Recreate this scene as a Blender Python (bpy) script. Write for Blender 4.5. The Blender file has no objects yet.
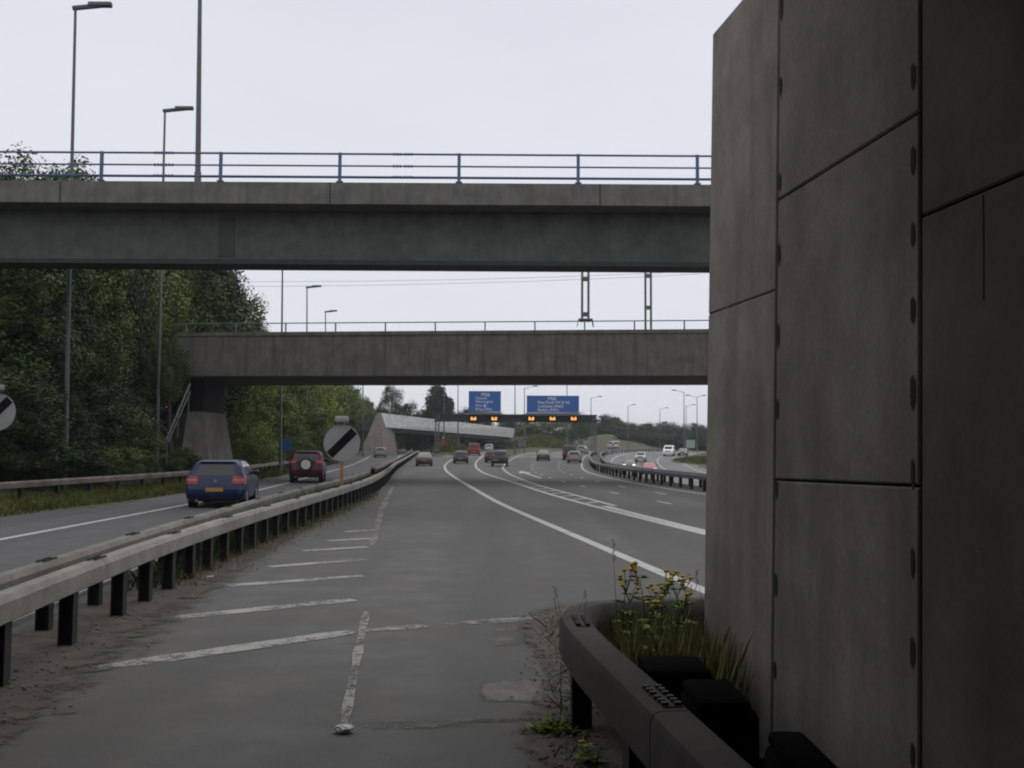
import bpy, bmesh, math, random
import numpy as np
from mathutils import Vector, Matrix
R = math.radians
random.seed(7)
S = bpy.context.scene
C = S.collection

# ------------------------------------------------------------------ camera, world, sun, exposure
F = 1000.0; CX, CY = 512, 384
cam_d = bpy.data.cameras.new("camera"); cam = bpy.data.objects.new("camera", cam_d); C.objects.link(cam)
cam_d.sensor_width = 36; cam_d.lens = 36 * F / 1024; cam_d.clip_start = .05; cam_d.clip_end = 5000
CAMZ = 1.85
CM = Matrix.Rotation(R(90) + math.atan(65 / F), 3, 'X') @ Matrix.Rotation(R(.35), 3, 'Z')
cam.matrix_world = Matrix.Translation((0, 0, CAMZ)) @ CM.to_4x4()
S.camera = cam

SUN_EL, SUN_AZ = 58, 200          # overcast: a weak, very soft sun high behind the camera
w = bpy.data.worlds.new("World"); S.world = w; w.use_nodes = True
nt = w.node_tree; nt.nodes.clear()
sky = nt.nodes.new('ShaderNodeTexSky'); sky.sky_type = 'NISHITA'; sky.sun_disc = False
sky.sun_elevation = R(SUN_EL); sky.sun_rotation = R(SUN_AZ); sky.dust_density = 4; sky.air_density = 1
tc = nt.nodes.new('ShaderNodeTexCoord'); mp = nt.nodes.new('ShaderNodeMapping'); mp.inputs['Scale'].default_value = (1.5, 1.5, 5)
no = nt.nodes.new('ShaderNodeTexNoise'); no.inputs['Scale'].default_value = 1.6; no.inputs['Detail'].default_value = 5
cl = nt.nodes.new('ShaderNodeMix'); cl.data_type = 'RGBA'
cl.inputs[6].default_value = (5.6, 5.72, 6.25, 1); cl.inputs[7].default_value = (6.85, 6.97, 7.4, 1)
mx = nt.nodes.new('ShaderNodeMix'); mx.data_type = 'RGBA'; mx.inputs[0].default_value = .9
bg = nt.nodes.new('ShaderNodeBackground'); bg.inputs['Strength'].default_value = .125
ow = nt.nodes.new('ShaderNodeOutputWorld')
L = nt.links.new
L(tc.outputs['Generated'], mp.inputs[0]); L(mp.outputs[0], no.inputs['Vector']); L(no.outputs[0], cl.inputs[0])
L(sky.outputs[0], mx.inputs[6]); L(cl.outputs[2], mx.inputs[7]); L(mx.outputs[2], bg.inputs[0]); L(bg.outputs[0], ow.inputs[0])

sl = bpy.data.lights.new("sun", 'SUN'); sl.energy = .6; sl.angle = R(35); sl.color = (1, .97, .92)
so = bpy.data.objects.new("sun", sl); C.objects.link(so)
so.rotation_euler = (R(90 - SUN_EL), 0, R(180 - SUN_AZ + 180))
S.view_settings.view_transform = 'Standard'; S.view_settings.look = 'None'
S.view_settings.exposure = 0.07; S.view_settings.gamma = 1; S.view_settings.use_curve_mapping = False
S.render.engine = 'CYCLES'; S.cycles.use_denoising = True
S.cycles.pixel_filter_type = 'BLACKMAN_HARRIS'; S.cycles.filter_width = 2.0
S.cycles.max_bounces = 6; S.cycles.transparent_max_bounces = 8; S.cycles.volume_bounces = 0
S.cycles.caustics_reflective = False; S.cycles.caustics_refractive = False

# ------------------------------------------------------------------ terrain functions
def sm(t): t = min(1, max(0, t)); return t * t * (3 - 2 * t)
def pl(tab, y):
    if y <= tab[0][0]:
        (a, b), (c, d) = tab[0], tab[1]; return b + (d - b) * (y - a) / (c - a) if y > a - 30 else b
    for (a, b), (c, d) in zip(tab, tab[1:]):
        if y <= c:
            return b + (d - b) * (y - a) / (c - a)
    return tab[-1][1]
def smooth_tab(tab, n=3):
    """resample a path table so bends are rounded"""
    ys = [t[0] for t in tab]; lo, hi = ys[0], ys[-1]; out = []
    y = lo
    while y <= hi + 1e-6:
        d = 1.5 + .05 * y; s = 0; wsum = 0
        for k in range(-4, 5):
            yy = min(hi, max(lo, y + k * d / 2)); wt = 5 - abs(k); s += wt * pl(tab, yy); wsum += wt
        out.append((y, s / wsum)); y += 1.0 if y < 60 else 2.0
    return out
FRONT = smooth_tab([(2, -3.2), (5, -3.62), (7.7, -3.92), (9.2, -4.12), (12.2, -4.42), (18, -4.72), (26, -4.92), (36, -5.25), (46, -6.0), (62, -7.5), (85, -9.8), (115, -12.2), (150, -14.6), (168, -15.6)])
BACK = smooth_tab([(2, -3.85), (5, -4.15), (8.6, -4.55), (12.5, -4.95), (20, -5.55), (28, -6.05), (40, -6.5), (50, -7.1), (65, -8.5), (85, -10.5), (115, -13.0), (150, -15.6), (168, -16.6)])
WLEFT = smooth_tab([(2, -9.5), (19.7, -10.1), (32, -10.4), (45, -11.0), (75, -13.9), (140, -20.2), (180, -24.5), (260, -33)])
WRIGHT = smooth_tab([(34, -6.9), (40, -7.2), (55, -8.3), (78, -10.7), (120, -14.3), (165, -18.2), (260, -27)])
LEDGE = smooth_tab([(2, -13.6), (26, -13.3), (38, -12.9), (64, -14.8), (100, -18.4), (140, -22.6), (180, -27), (260, -35.5)])
LBAR = smooth_tab([(2, -16.2), (31, -15.9), (46, -15.2), (64, -16.6), (82, -18.6), (110, -21.5), (150, -26), (200, -31.5)])
LA = smooth_tab([(4, 4.2), (13, 2.56), (19.3, 1.7), (34, -.4), (64, -3.6), (85, -5.6), (109, -7.3), (130, -8.0), (160, -8.4), (200, -9.3), (260, -11)])
LB = smooth_tab([(4, 7.2), (22, 4.3), (29.4, 3.2), (33.6, 2.55), (42, 1.47), (56, .1), (75.5, -2.1), (100, -3.6), (126, -4.5), (160, -4.5), (200, -5.0), (260, -6.3)])
LC = smooth_tab([(4, 7.5), (23.4, 4.6), (32, 3.5), (38.5, 2.85), (51.4, 1.35), (72.5, -.15), (100, -1.0), (130, -.4), (165, 1.2), (190, 3.8), (215, 8.5), (240, 17), (270, 30)])
MED = smooth_tab([(6, 20), (20, 14.5), (30, 11.3), (40, 9.4), (47, 8.5), (56, 7.75), (68, 7.2), (85, 7.2), (103, 8.2), (125, 9.75), (150, 11.7), (165, 13.1), (190, 17), (210, 23), (230, 30), (260, 44)])
def medw(y): return .9 + .006 * y
def zr(y): return 1.45 * sm((y - 90) / 140)
def zopp(y): return -1.1 + 2.5 * sm((y - 118) / 112)
def hroad(x, y):
    m = pl(MED, y) + medw(y); t = sm((x - m - .2) / 2.2)
    return zr(y) * (1 - t) + zopp(y) * t
def bank(x, y):
    b = pl(LBAR, y) - 1.2 if y < 200 else -33 - (y - 200) * .12
    hgt = 6.0 - 2.5 * sm((y - 60) / 80)
    if y < 22: hgt *= .8
    return hgt * sm((b - x) / 10.5)
def hill(x, y):
    a = 5.2 * math.exp(-((x - 30) / 13) ** 2 - ((y - 318) / 34) ** 2)
    b = 3.6 * math.exp(-((x - 6.5) / 8) ** 2 - ((y - 252) / 22) ** 2)
    c = 2.3 * math.exp(-((x + 11.5) / 2.6) ** 2 - ((y - 185) / 14) ** 2)
    return a + b + c * (1 if y > 168 else max(0, 1 - (168 - y) / 10))
def H(x, y): return hroad(x, y) + bank(x, y) + hill(x, y)

def ray(px, py): return (CM @ Vector(((px - CX) / F, -(py - CY) / F, -1))).normalized()
def at(px, py, Y):
    d = ray(px, py); return Vector((0, 0, CAMZ)) + d * (Y / d.y)
def gx(px, Y):
    """ground point seen at column px at depth Y"""
    py = 449
    for _ in range(4):
        p = at(px, py, Y); py += (p.z - H(p.x, Y)) / Y * F
    p = at(px, py, Y); return Vector((p.x, Y, H(p.x, Y)))
def G(px, py, z=0.0):
    d = ray(px, py); t = (z - CAMZ) / d.z; return Vector((0, 0, CAMZ)) + d * t

# ------------------------------------------------------------------ materials
def nodes(name):
    m = bpy.data.materials.new(name); m.use_nodes = True; n = m.node_tree
    b = n.nodes['Principled BSDF']; return m, n, b
def c4(c): return (c[0], c[1], c[2], 1)
def noise(n, scale, detail=4, vec=None, rough=.55):
    t = n.nodes.new('ShaderNodeTexNoise'); t.inputs['Scale'].default_value = scale; t.inputs['Detail'].default_value = detail
    t.inputs['Roughness'].default_value = rough
    if vec is not None: n.links.new(vec, t.inputs['Vector'])
    return t.outputs[0]
def coords(n, scale=(1, 1, 1), kind='Object'):
    t = n.nodes.new('ShaderNodeTexCoord'); m = n.nodes.new('ShaderNodeMapping'); m.inputs['Scale'].default_value = scale
    n.links.new(t.outputs[kind], m.inputs[0]); return m.outputs[0]
def ramp(n, fac, a, b, ca=(0, 0, 0), cb=(1, 1, 1)):
    r = n.nodes.new('ShaderNodeValToRGB'); r.color_ramp.elements[0].position = a; r.color_ramp.elements[1].position = b
    r.color_ramp.elements[0].color = c4(ca); r.color_ramp.elements[1].color = c4(cb); n.links.new(fac, r.inputs[0]); return r.outputs[0]
def mixc(n, fac, a, b, mode='MIX'):
    m = n.nodes.new('ShaderNodeMix'); m.data_type = 'RGBA'; m.blend_type = mode
    for i, v in ((0, fac), (6, a), (7, b)):
        if hasattr(v, 'is_output'): n.links.new(v, m.inputs[i])
        elif i == 0: m.inputs[0].default_value = v
        else: m.inputs[i].default_value = c4(v)
    return m.outputs[2]
def bump(n, b, h, strength=.3, dist=.02):
    k = n.nodes.new('ShaderNodeBump'); k.inputs['Strength'].default_value = strength; k.inputs['Distance'].default_value = dist
    n.links.new(h, k.inputs['Height']); n.links.new(k.outputs[0], b.inputs['Normal'])
def plain(name, c, rough=.6, metal=0, var=.25, scale=3, bmp=0, spec=.5, coat=0):
    m, n, b = nodes(name); v = coords(n)
    f = noise(n, scale, 5, v)
    col = mixc(n, ramp(n, f, .3, .7), [x * (1 - var) for x in c], [min(1, x * (1 + var)) for x in c])
    n.links.new(col, b.inputs['Base Color']); b.inputs['Roughness'].default_value = rough; b.inputs['Metallic'].default_value = metal
    b.inputs['Specular IOR Level'].default_value = spec
    if coat: b.inputs['Coat Weight'].default_value = coat; b.inputs['Coat Roughness'].default_value = .04
    if bmp: bump(n, b, noise(n, scale * 12, 3, v), bmp, .01)
    return m
def concrete(name, c, dark=.45, streak=(5, 5, .35), stain=.6, brown=.25, fine_amt=.15, bmp=.2):
    m, n, b = nodes(name)
    v = coords(n); vs = coords(n, streak)
    big = ramp(n, noise(n, 1.3, 8, v, .68), .36, .64)
    st = ramp(n, noise(n, 1.6, 6, vs, .6), .48, .70)
    br = ramp(n, noise(n, .55, 5, coords(n, (1.3, 1.3, .5)), .6), .48, .70)
    fine = noise(n, 34, 4, v); pit = noise(n, 90, 2, v)
    col = mixc(n, big, [x * .74 for x in c], [x * 1.18 for x in c])
    col = mixc(n, math2(n, 'MULTIPLY', br, brown), col, (c[0] * .80, c[1] * .66, c[2] * .50))
    col = mixc(n, math2(n, 'MULTIPLY', st, stain), col, [x * dark for x in (c[0], c[1] * .98, c[2] * .93)])
    col = mixc(n, ramp(n, fine, .35, .62), mixc(n, fine_amt, col, (.04, .04, .035)), col)
    col = mixc(n, ramp(n, pit, .27, .31), [x * .45 for x in c], col)
    n.links.new(col, b.inputs['Base Color']); b.inputs['Roughness'].default_value = .9; b.inputs['Specular IOR Level'].default_value = .25
    bump(n, b, fine, bmp, .008); return m
def asphalt(name, c, brown=(.10, .085, .065), bf=.5):
    m, n, b = nodes(name); v = coords(n); vl = coords(n, (1, .06, 1))
    grain = noise(n, 55, 4, v, .7); big = noise(n, .35, 5, v); lane = noise(n, .55, 3, vl)
    col = mixc(n, ramp(n, grain, .3, .7), [x * .72 for x in c], [x * 1.3 for x in c])
    col = mixc(n, ramp(n, lane, .4, .62), mixc(n, .8, col, [x * .85 for x in c]), [x * 1.28 for x in c])
    fm = n.nodes.new('ShaderNodeMath'); fm.operation = 'MULTIPLY'; fm.inputs[1].default_value = bf; n.links.new(ramp(n, big, .42, .7), fm.inputs[0])
    col = mixc(n, fm.outputs[0], col, brown)
    mid = noise(n, 1.7, 6, v, .65)
    col = mixc(n, ramp(n, mid, .40, .66), mixc(n, .6, col, [x * .80 for x in c]), col)
    spk = noise(n, 120, 2, v, .5); col = mixc(n, ramp(n, spk, .62, .72), col, [x * 2.1 for x in c])
    vo = n.nodes.new('ShaderNodeTexVoronoi'); vo.feature = 'DISTANCE_TO_EDGE'; vo.inputs['Scale'].default_value = .22
    wv = n.nodes.new('ShaderNodeMix'); wv.data_type = 'RGBA'; wv.inputs[0].default_value = .25
    nn = n.nodes.new('ShaderNodeTexNoise'); nn.inputs['Scale'].default_value = 1.2; n.links.new(v, nn.inputs['Vector'])
    n.links.new(v, wv.inputs[6]); n.links.new(nn.outputs['Color'], wv.inputs[7]); n.links.new(wv.outputs[2], vo.inputs['Vector'])
    col = mixc(n, ramp(n, vo.outputs[0], .0, .003, (.14, .14, .14), (0, 0, 0)), col, (.03, .03, .03))
    n.links.new(col, b.inputs['Base Color']); b.inputs['Roughness'].default_value = .88; b.inputs['Specular IOR Level'].default_value = .3
    bump(n, b, grain, .5, .012); return m
def alpha_out(n, b, fac):
    tr = n.nodes.new('ShaderNodeBsdfTransparent'); ms = n.nodes.new('ShaderNodeMixShader'); o = n.nodes['Material Output']
    n.links.new(fac, ms.inputs[0]); n.links.new(tr.outputs[0], ms.inputs[1]); n.links.new(b.outputs[0], ms.inputs[2]); n.links.new(ms.outputs[0], o.inputs[0])
def math2(n, op, a, c):
    m = n.nodes.new('ShaderNodeMath'); m.operation = op
    for i, v in enumerate((a, c)):
        if hasattr(v, 'is_output'): n.links.new(v, m.inputs[i])
        else: m.inputs[i].default_value = v
    return m.outputs[0]
def paint_line(name, c, wear=.5, soft=.07, floor=.0, top=1.0):
    m, n, b = nodes(name); v = coords(n)
    f = noise(n, 9, 8, v, .72); g = noise(n, 1.1, 4, v)
    a = math2(n, 'ADD', f, math2(n, 'MULTIPLY', math2(n, 'SUBTRACT', g, .5), .7))
    col = mixc(n, g, [x * .8 for x in c], [x * 1.12 for x in c]); n.links.new(col, b.inputs['Base Color']); b.inputs['Roughness'].default_value = .8
    a = math2(n, 'ADD', a, math2(n, 'MULTIPLY', math2(n, 'SUBTRACT', noise(n, 60, 3, v, .7), .5), soft * 7))
    alpha_out(n, b, ramp(n, a, wear - .02, wear + .02, (floor,) * 3, (top,) * 3)); return m
def soft_dirt(name, c, thr=.5):
    """loose dirt thinning out towards the edge of its sheet (attribute 'edge': 1 inside, 0 at the rim)"""
    m, n, b = nodes(name); v = coords(n); at_ = n.nodes.new('ShaderNodeAttribute'); at_.attribute_name = 'edge'
    f = noise(n, 3.2, 8, v, .68); g = noise(n, 22, 4, v, .7)
    col = mixc(n, ramp(n, f, .35, .65), [x * .62 for x in c], [x * 1.25 for x in c]); col = mixc(n, ramp(n, g, .3, .6), [x * .75 for x in c], col)
    n.links.new(col, b.inputs['Base Color']); b.inputs['Roughness'].default_value = .95; bump(n, b, g, .5, .015)
    a = math2(n, 'ADD', math2(n, 'MULTIPLY', at_.outputs['Fac'], 1.25), math2(n, 'MULTIPLY', math2(n, 'SUBTRACT', f, .5), 1.5))
    a = math2(n, 'ADD', a, math2(n, 'MULTIPLY', math2(n, 'SUBTRACT', noise(n, 70, 3, v, .7), .5), 1.6))
    alpha_out(n, b, ramp(n, a, thr + .02, thr + .08)); return m
def leafmat(name, c, hue=.25):
    m, n, b = nodes(name); v = coords(n)
    oi = n.nodes.new('ShaderNodeObjectInfo')
    col = mixc(n, ramp(n, noise(n, 1.1, 3, v), .35, .65), [x * .6 for x in c], [x * 1.45 for x in (c[0] * 1.15, c[1], c[2])])
    col = mixc(n, ramp(n, noise(n, 14, 2, v), .3, .7), mixc(n, .35, col, (.012, .02, .01)), col)
    rm = ramp(n, oi.outputs['Random'], 0, 1, (.75, .8, .85), (1.25, 1.15, .95))
    col = mixc(n, 1.0, col, rm, 'MULTIPLY')
    n.links.new(col, b.inputs['Base Color']); b.inputs['Roughness'].default_value = .7; b.inputs['Specular IOR Level'].default_value = .2
    return m
def groundmat():
    m, n, b = nodes("ground"); v = coords(n)
    col = mixc(n, ramp(n, noise(n, .25, 5, v), .35, .65), (.05, .065, .022), (.085, .095, .035))
    col = mixc(n, ramp(n, noise(n, 3, 6, v), .4, .7), col, (.06, .05, .03))
    n.links.new(col, b.inputs['Base Color']); b.inputs['Roughness'].default_value = .95
    bump(n, b, noise(n, 9, 5, v), .6, .05); return m

M = {}
M['ground'] = groundmat()
M['asphalt'] = asphalt("asphalt", (.106, .104, .096))
M['asphalt_left'] = asphalt("asphalt_left", (.098, .098, .098), bf=.18)
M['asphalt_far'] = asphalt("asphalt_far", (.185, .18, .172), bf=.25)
M['dirt'] = plain("dirt", (.085, .07, .052), .95, var=.45, scale=4, bmp=.6)
M['dirt_dark'] = plain("dirt_dark", (.045, .045, .03), .95, var=.5, scale=3, bmp=.6)
M['patch'] = plain("patch", (.15, .14, .125), .9, var=.2, scale=7, bmp=.4)
M['line'] = paint_line("line", (.34, .325, .295), .43, .10, .0, 1)
M['line_clean'] = paint_line("line_clean", (.44, .435, .415), .31, .08, .0)
M['line_worn'] = paint_line("line_worn", (.27, .255, .225), .49, .10, .0, 1)
M['soft_dirt'] = soft_dirt("soft_dirt", (.088, .074, .056))
M['stain'] = soft_dirt("stain", (.022, .020, .018), .42)
M['soft_patch'] = soft_dirt("soft_patch", (.15, .138, .12), .45)
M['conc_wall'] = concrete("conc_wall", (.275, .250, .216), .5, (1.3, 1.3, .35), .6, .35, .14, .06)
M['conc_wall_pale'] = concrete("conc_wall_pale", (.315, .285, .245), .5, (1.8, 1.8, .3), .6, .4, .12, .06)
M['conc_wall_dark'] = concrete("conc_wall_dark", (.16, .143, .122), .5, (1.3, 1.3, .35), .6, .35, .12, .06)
M['conc_bridge'] = concrete("conc_bridge", (.158, .149, .131), .5, (2.2, 2.2, .16), .8)
M['conc_fascia'] = concrete("conc_fascia", (.18, .174, .16), .55, (2.5, 2.5, .3), .65)
M['conc_light'] = concrete("conc_light", (.25, .225, .195), .5, (3, 3, .25), .8)
M['conc_white'] = concrete("conc_white", (.74, .74, .71), .8, (2, 2, .4), .3)
M['kerb'] = concrete("kerb", (.32, .30, .27), .7, (3, 3, 3), .3)
M['pocket'] = plain("joint_seal", (.012, .011, .010), .95, 0, .5, 8)
M['groove'] = plain("groove", (.012, .012, .012), .95)
M['green_steel'] = concrete("green_steel", (.105, .125, .112), .75, (5, 5, .3), .4)
M['dark_green'] = concrete("dark_green", (.075, .09, .08), .7, (5, 5, .3), .5)
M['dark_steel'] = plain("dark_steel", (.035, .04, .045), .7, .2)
M['blue_paint'] = plain("blue_paint", (.085, .12, .235), .5, 0, .15)
M['rail_steel'] = concrete("rail_steel", (.30, .28, .245), .7, (2, 2, 2), .5)
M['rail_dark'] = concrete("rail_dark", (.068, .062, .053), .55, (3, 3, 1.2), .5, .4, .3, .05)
M['rail_rusty'] = plain("rail_rusty", (.16, .13, .11), .8, .1, .45, 1.2)
M['post'] = plain("post", (.028, .028, .027), .7, .2, .3)
M['galv'] = plain("galv", (.13, .132, .138), .6, .4, .12)
M['galv_dark'] = plain("galv_dark", (.13, .13, .14), .6, .3, .15)
M['lamp_glass'] = plain("lamp_glass", (.45, .46, .47), .3, 0, .05)
M['black'] = plain("black", (.004, .004, .004), 1, 0, .3, 4, .3, spec=.03)
M['sign_white'] = plain("sign_white", (.26, .26, .255), .45, 0, .12, 2)
M['sign_black'] = plain("sign_black", (.006, .006, .006), .9, 0, .2, spec=.1)
M['sign_blue'] = plain("sign_blue", (.016, .10, .33), .4, 0, .06, 1)
M['sign_green'] = plain("sign_green", (.25, .34, .30), .5)
M['letter'] = plain("letter", (.75, .76, .78), .4, 0, .03)
M['orange'] = plain("orange", (.27, .14, .035), .6, 0, .3)
M['redpaint'] = plain("redpaint", (.35, .05, .035), .5)
M['rail_back'] = concrete("rail_back", (.22, .205, .18), .6, (2, 2, 2), .6)  # darker tone of the rail steel for the back beam
M['bark'] = plain("bark", (.06, .048, .036), .95, 0, .4, 5, .6)
M['leaf_dark'] = leafmat("leaf_dark", (.033, .066, .025))
M['leaf_mid'] = leafmat("leaf_mid", (.085, .150, .045))
M['leaf_light'] = leafmat("leaf_light", (.155, .225, .05))
M['leaf_conifer'] = leafmat("leaf_conifer", (.03, .042, .03))
M['grass'] = leafmat("grass", (.085, .105, .028))
M['grass_tall'] = leafmat("grass_tall", (.29, .32, .15))
M['grass_dry'] = leafmat("grass_dry", (.13, .125, .06))
M['stem'] = plain("stem", (.07, .085, .035), .8)
M['yellow'] = plain("yellow", (.55, .40, .02), .7, 0, .2, 30)
M['weed'] = leafmat("weed", (.17, .26, .06))
M['foil'] = plain("foil", (.46, .45, .42), .6, 0, .3, 20)
M['stone'] = plain("stone", (.17, .155, .13), .9, 0, .4, 6)
M['tyre'] = plain("tyre", (.014, .014, .014), .85)
M['rim'] = plain("rim", (.36, .37, .38), .35, .7, .1)
M['trim'] = plain("trim", (.02, .02, .021), .6)
M['taillight'] = plain("taillight", (.28, .015, .02), .25, 0, .1)
M['lens_clear'] = plain("lens_clear", (.6, .58, .57), .25, 0, .05)
M['plate_yellow'] = plain("plate_yellow", (.36, .2, .015), .5, 0, .08)
M['lens_dull'] = plain("lens_dull", (.30, .20, .19), .3, 0, .05)
M['plate_white'] = plain("plate_white", (.7, .7, .68), .5, 0, .05)
m, n, b = nodes("glass"); b.inputs['Base Color'].default_value = (.02, .024, .027, 1); b.inputs['Roughness'].default_value = .06; b.inputs['Specular IOR Level'].default_value = .5; M['glass'] = m
def emit(name, c, s):
    m, n, b = nodes(name); b.inputs['Base Color'].default_value = c4(c); b.inputs['Emission Color'].default_value = c4(c); b.inputs['Emission Strength'].default_value = s; return m
M['amber'] = emit("amber", (1, .42, .09), .85)
M['headlamp'] = emit("headlamp", (1, .95, .85), .7)
_paints = {}
def carpaint(c):
    if c not in _paints:
        _paints[c] = plain("car_paint", c, .45, .0, .06, 1.5, 0, .2, .5)
    return _paints[c]

# ------------------------------------------------------------------ mesh helpers
class MB:
    def __init__(s): s.v = []; s.f = []
    def add(s, vs, fs):
        o = len(s.v); s.v += [tuple(p) for p in vs]; s.f += [tuple(i + o for i in f) for f in fs]; return s
    def box(s, c, d, rz=0, taper=1.0, shift=(0, 0)):
        cx, cy, cz = c; x, y, z = d[0] / 2, d[1] / 2, d[2] / 2; cs, sn = math.cos(rz), math.sin(rz); vs = []
        for k, (zz, t) in enumerate(((-z, 1), (z, taper))):
            for a, b_ in ((-x, -y), (x, -y), (x, y), (-x, y)):
                a, b_ = a * t + (shift[0] if k else 0), b_ * t + (shift[1] if k else 0)
                vs.append((cx + a * cs - b_ * sn, cy + a * sn + b_ * cs, cz + zz))
        return s.add(vs, [(3, 2, 1, 0), (4, 5, 6, 7), (0, 1, 5, 4), (1, 2, 6, 5), (2, 3, 7, 6), (3, 0, 4, 7)])
    def cbox(s, c, d, ch=.02, rz=0):
        """box with chamfered vertical and horizontal edges"""
        bm = bmesh.new(); bmesh.ops.create_cube(bm, size=1)
        for v in bm.verts: v.co = Vector((v.co.x * d[0], v.co.y * d[1], v.co.z * d[2]))
        bmesh.ops.bevel(bm, geom=bm.edges[:], offset=ch, segments=2, affect='EDGES', profile=.5)
        mt = Matrix.Translation(c) @ Matrix.Rotation(rz, 4, 'Z'); bm.verts.index_update()
        s.add([mt @ v.co for v in bm.verts], [[v.index for v in f.verts] for f in bm.faces]); bm.free(); return s
    def tube(s, p0, p1, r0, r1=None, n=8, cap=True):
        r1 = r0 if r1 is None else r1; p0, p1 = Vector(p0), Vector(p1); d = (p1 - p0).normalized()
        a = d.orthogonal().normalized(); b_ = d.cross(a); vs = []
        for p, r in ((p0, r0), (p1, r1)):
            for k in range(n):
                t = 2 * math.pi * k / n; vs.append(p + (a * math.cos(t) + b_ * math.sin(t)) * r)
        fs = [(k, (k + 1) % n, n + (k + 1) % n, n + k) for k in range(n)]
        if cap: fs += [tuple(range(n - 1, -1, -1)), tuple(range(n, 2 * n))]
        return s.add(vs, fs)
    def sweep(s, prof, path, up=(0, 0, 1), cap=True):
        """prof: closed list of (side, up) ; path: 3-D points"""
        path = [Vector(p) for p in path]; n = len(prof); vs = []
        for i, p in enumerate(path):
            a = path[max(0, i - 1)]; b_ = path[min(len(path) - 1, i + 1)]; t = (b_ - a); t.z = 0; t.normalize()
            side = Vector((t.y, -t.x, 0))
            for q in prof: vs.append(p + side * q[0] + Vector((0, 0, q[1])))
        fs = []
        for i in range(len(path) - 1):
            for k in range(n): fs.append((i * n + k, i * n + (k + 1) % n, (i + 1) * n + (k + 1) % n, (i + 1) * n + k))
        if cap: fs += [tuple(range(n - 1, -1, -1)), tuple((len(path) - 1) * n + k for k in range(n))]
        return s.add(vs, fs)
    def build(s, name, mat, parent=None, smooth=None, off=None):
        me = bpy.data.meshes.new(name)
        vs = s.v if off is None else [(x - off[0], y - off[1], z - off[2]) for x, y, z in s.v]
        me.from_pydata(vs, [], s.f); me.materials.append(mat); me.update()
        if smooth is not None:
            me.polygons.foreach_set('use_smooth', [True] * len(me.polygons)); me.set_sharp_from_angle(angle=R(smooth))
        o = bpy.data.objects.new(name, me); C.objects.link(o)
        if parent: o.parent = parent
        return o
def tag(o, label=None, cat=None, group=None, kind=None):
    for k, v in (('label', label), ('category', cat), ('group', group), ('kind', kind)):
        if v: o[k] = v
    return o
def thing(name, label, cat, loc=(0, 0, 0), rz=0, group=None):
    o = bpy.data.objects.new(name, None); C.objects.link(o); o.location = loc; o.rotation_euler = (0, 0, rz); o.empty_display_size = .2
    return tag(o, label, cat, group)
def copy_tree(o, parent=None):
    c = o.copy(); C.objects.link(c)
    if parent: c.parent = parent
    for ch in list(o.children): copy_tree(ch, c)
    return c
def struct(o): o['kind'] = 'structure'; return o
def stuff(o): o['kind'] = 'stuff'; return o
def npmesh(name, V, Q, mat, parent=None):
    me = bpy.data.meshes.new(name); me.vertices.add(len(V)); me.vertices.foreach_set('co', V.astype(np.float32).ravel())
    k = Q.shape[1]; me.loops.add(Q.size); me.loops.foreach_set('vertex_index', Q.astype(np.int32).ravel())
    me.polygons.add(len(Q)); me.polygons.foreach_set('loop_start', np.arange(len(Q), dtype=np.int32) * k)
    me.update(calc_edges=True); me.validate(); me.materials.append(mat)
    return me
def link(name, me, parent=None):
    o = bpy.data.objects.new(name, me); C.objects.link(o)
    if parent: o.parent = parent
    return o

# ------------------------------------------------------------------ ground and roads
def lines(lo, hi, fine_lo, fine_hi, step, grow):
    a = list(np.arange(fine_lo, fine_hi + 1e-6, step)); s = step; x = a[-1]
    while x < hi: s *= grow; x += s; a.append(min(x, hi))
    s = step; x = a[0]
    while x > lo: s *= grow; x -= s; a.insert(0, max(x, lo))
    return a
XS = lines(-900, 900, -46, 52, .9, 1.25); YS = lines(-95, 1500, -14, 340, 2.0, 1.2)
def lroad(y): return pl(LEDGE, min(y, 260))
def rroad(y): return pl(MED, min(y, 260)) + 16.5
def ground_z(x, y):
    z = H(x, y)
    if lroad(y) + .5 < x < rroad(y) - .5 and y < 262: z -= .09
    elif x > 40 or x < -46 or y > 340: z += .25 * math.sin(x * .11) * math.sin(y * .07)
    else: z += .03 * math.sin(x * 3.1 + y) * math.sin(y * 1.7)
    return z
g = MB(); g.v = [(x, y, ground_z(x, y)) for y in YS for x in XS]; nx = len(XS)
g.f = [(j * nx + i, j * nx + i + 1, (j + 1) * nx + i + 1, (j + 1) * nx + i) for j in range(len(YS) - 1) for i in range(nx - 1)]
struct(g.build('ground', M['ground'], smooth=60))

def strip(fl, fr, y0, y1, dz, n=6, step=2.0, hf=hroad):
    b_ = MB(); ys = list(np.arange(y0, y1, step)) + [y1]
    for y in ys:
        l, r = fl(y), fr(y)
        for k in range(n + 1):
            x = l + (r - l) * k / n; b_.v.append((x, y, hf(x, y) + dz))
    b_.f = [(j * (n + 1) + i, j * (n + 1) + i + 1, (j + 1) * (n + 1) + i + 1, (j + 1) * (n + 1) + i) for j in range(len(ys) - 1) for i in range(n)]
    return b_
P = lambda tab, d=0: (lambda y: pl(tab, y) + d)
def backb(y): return pl(BACK, y) + .12 if y <= 168 else pl(BACK, 168) + .12 - (y - 168) * .11
def frontb(y): return pl(FRONT, y) - .15
struct(strip(P(LEDGE), lambda y: backb(y) - .35, -14, 260, 0, 8).build('left_road', M['asphalt_left']))
struct(strip(lambda y: backb(y) - .35, frontb, -14, 166, .0, 3).build('central_verge', M['dirt']))
struct(strip(frontb, P(MED, .1), -14, 150, 0, 16).build('motorway', M['asphalt']))
struct(strip(P(LA, -2.2), P(LB, .5), 150, 262, 0, 6).build('slip_road', M['asphalt_far']))
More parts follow.
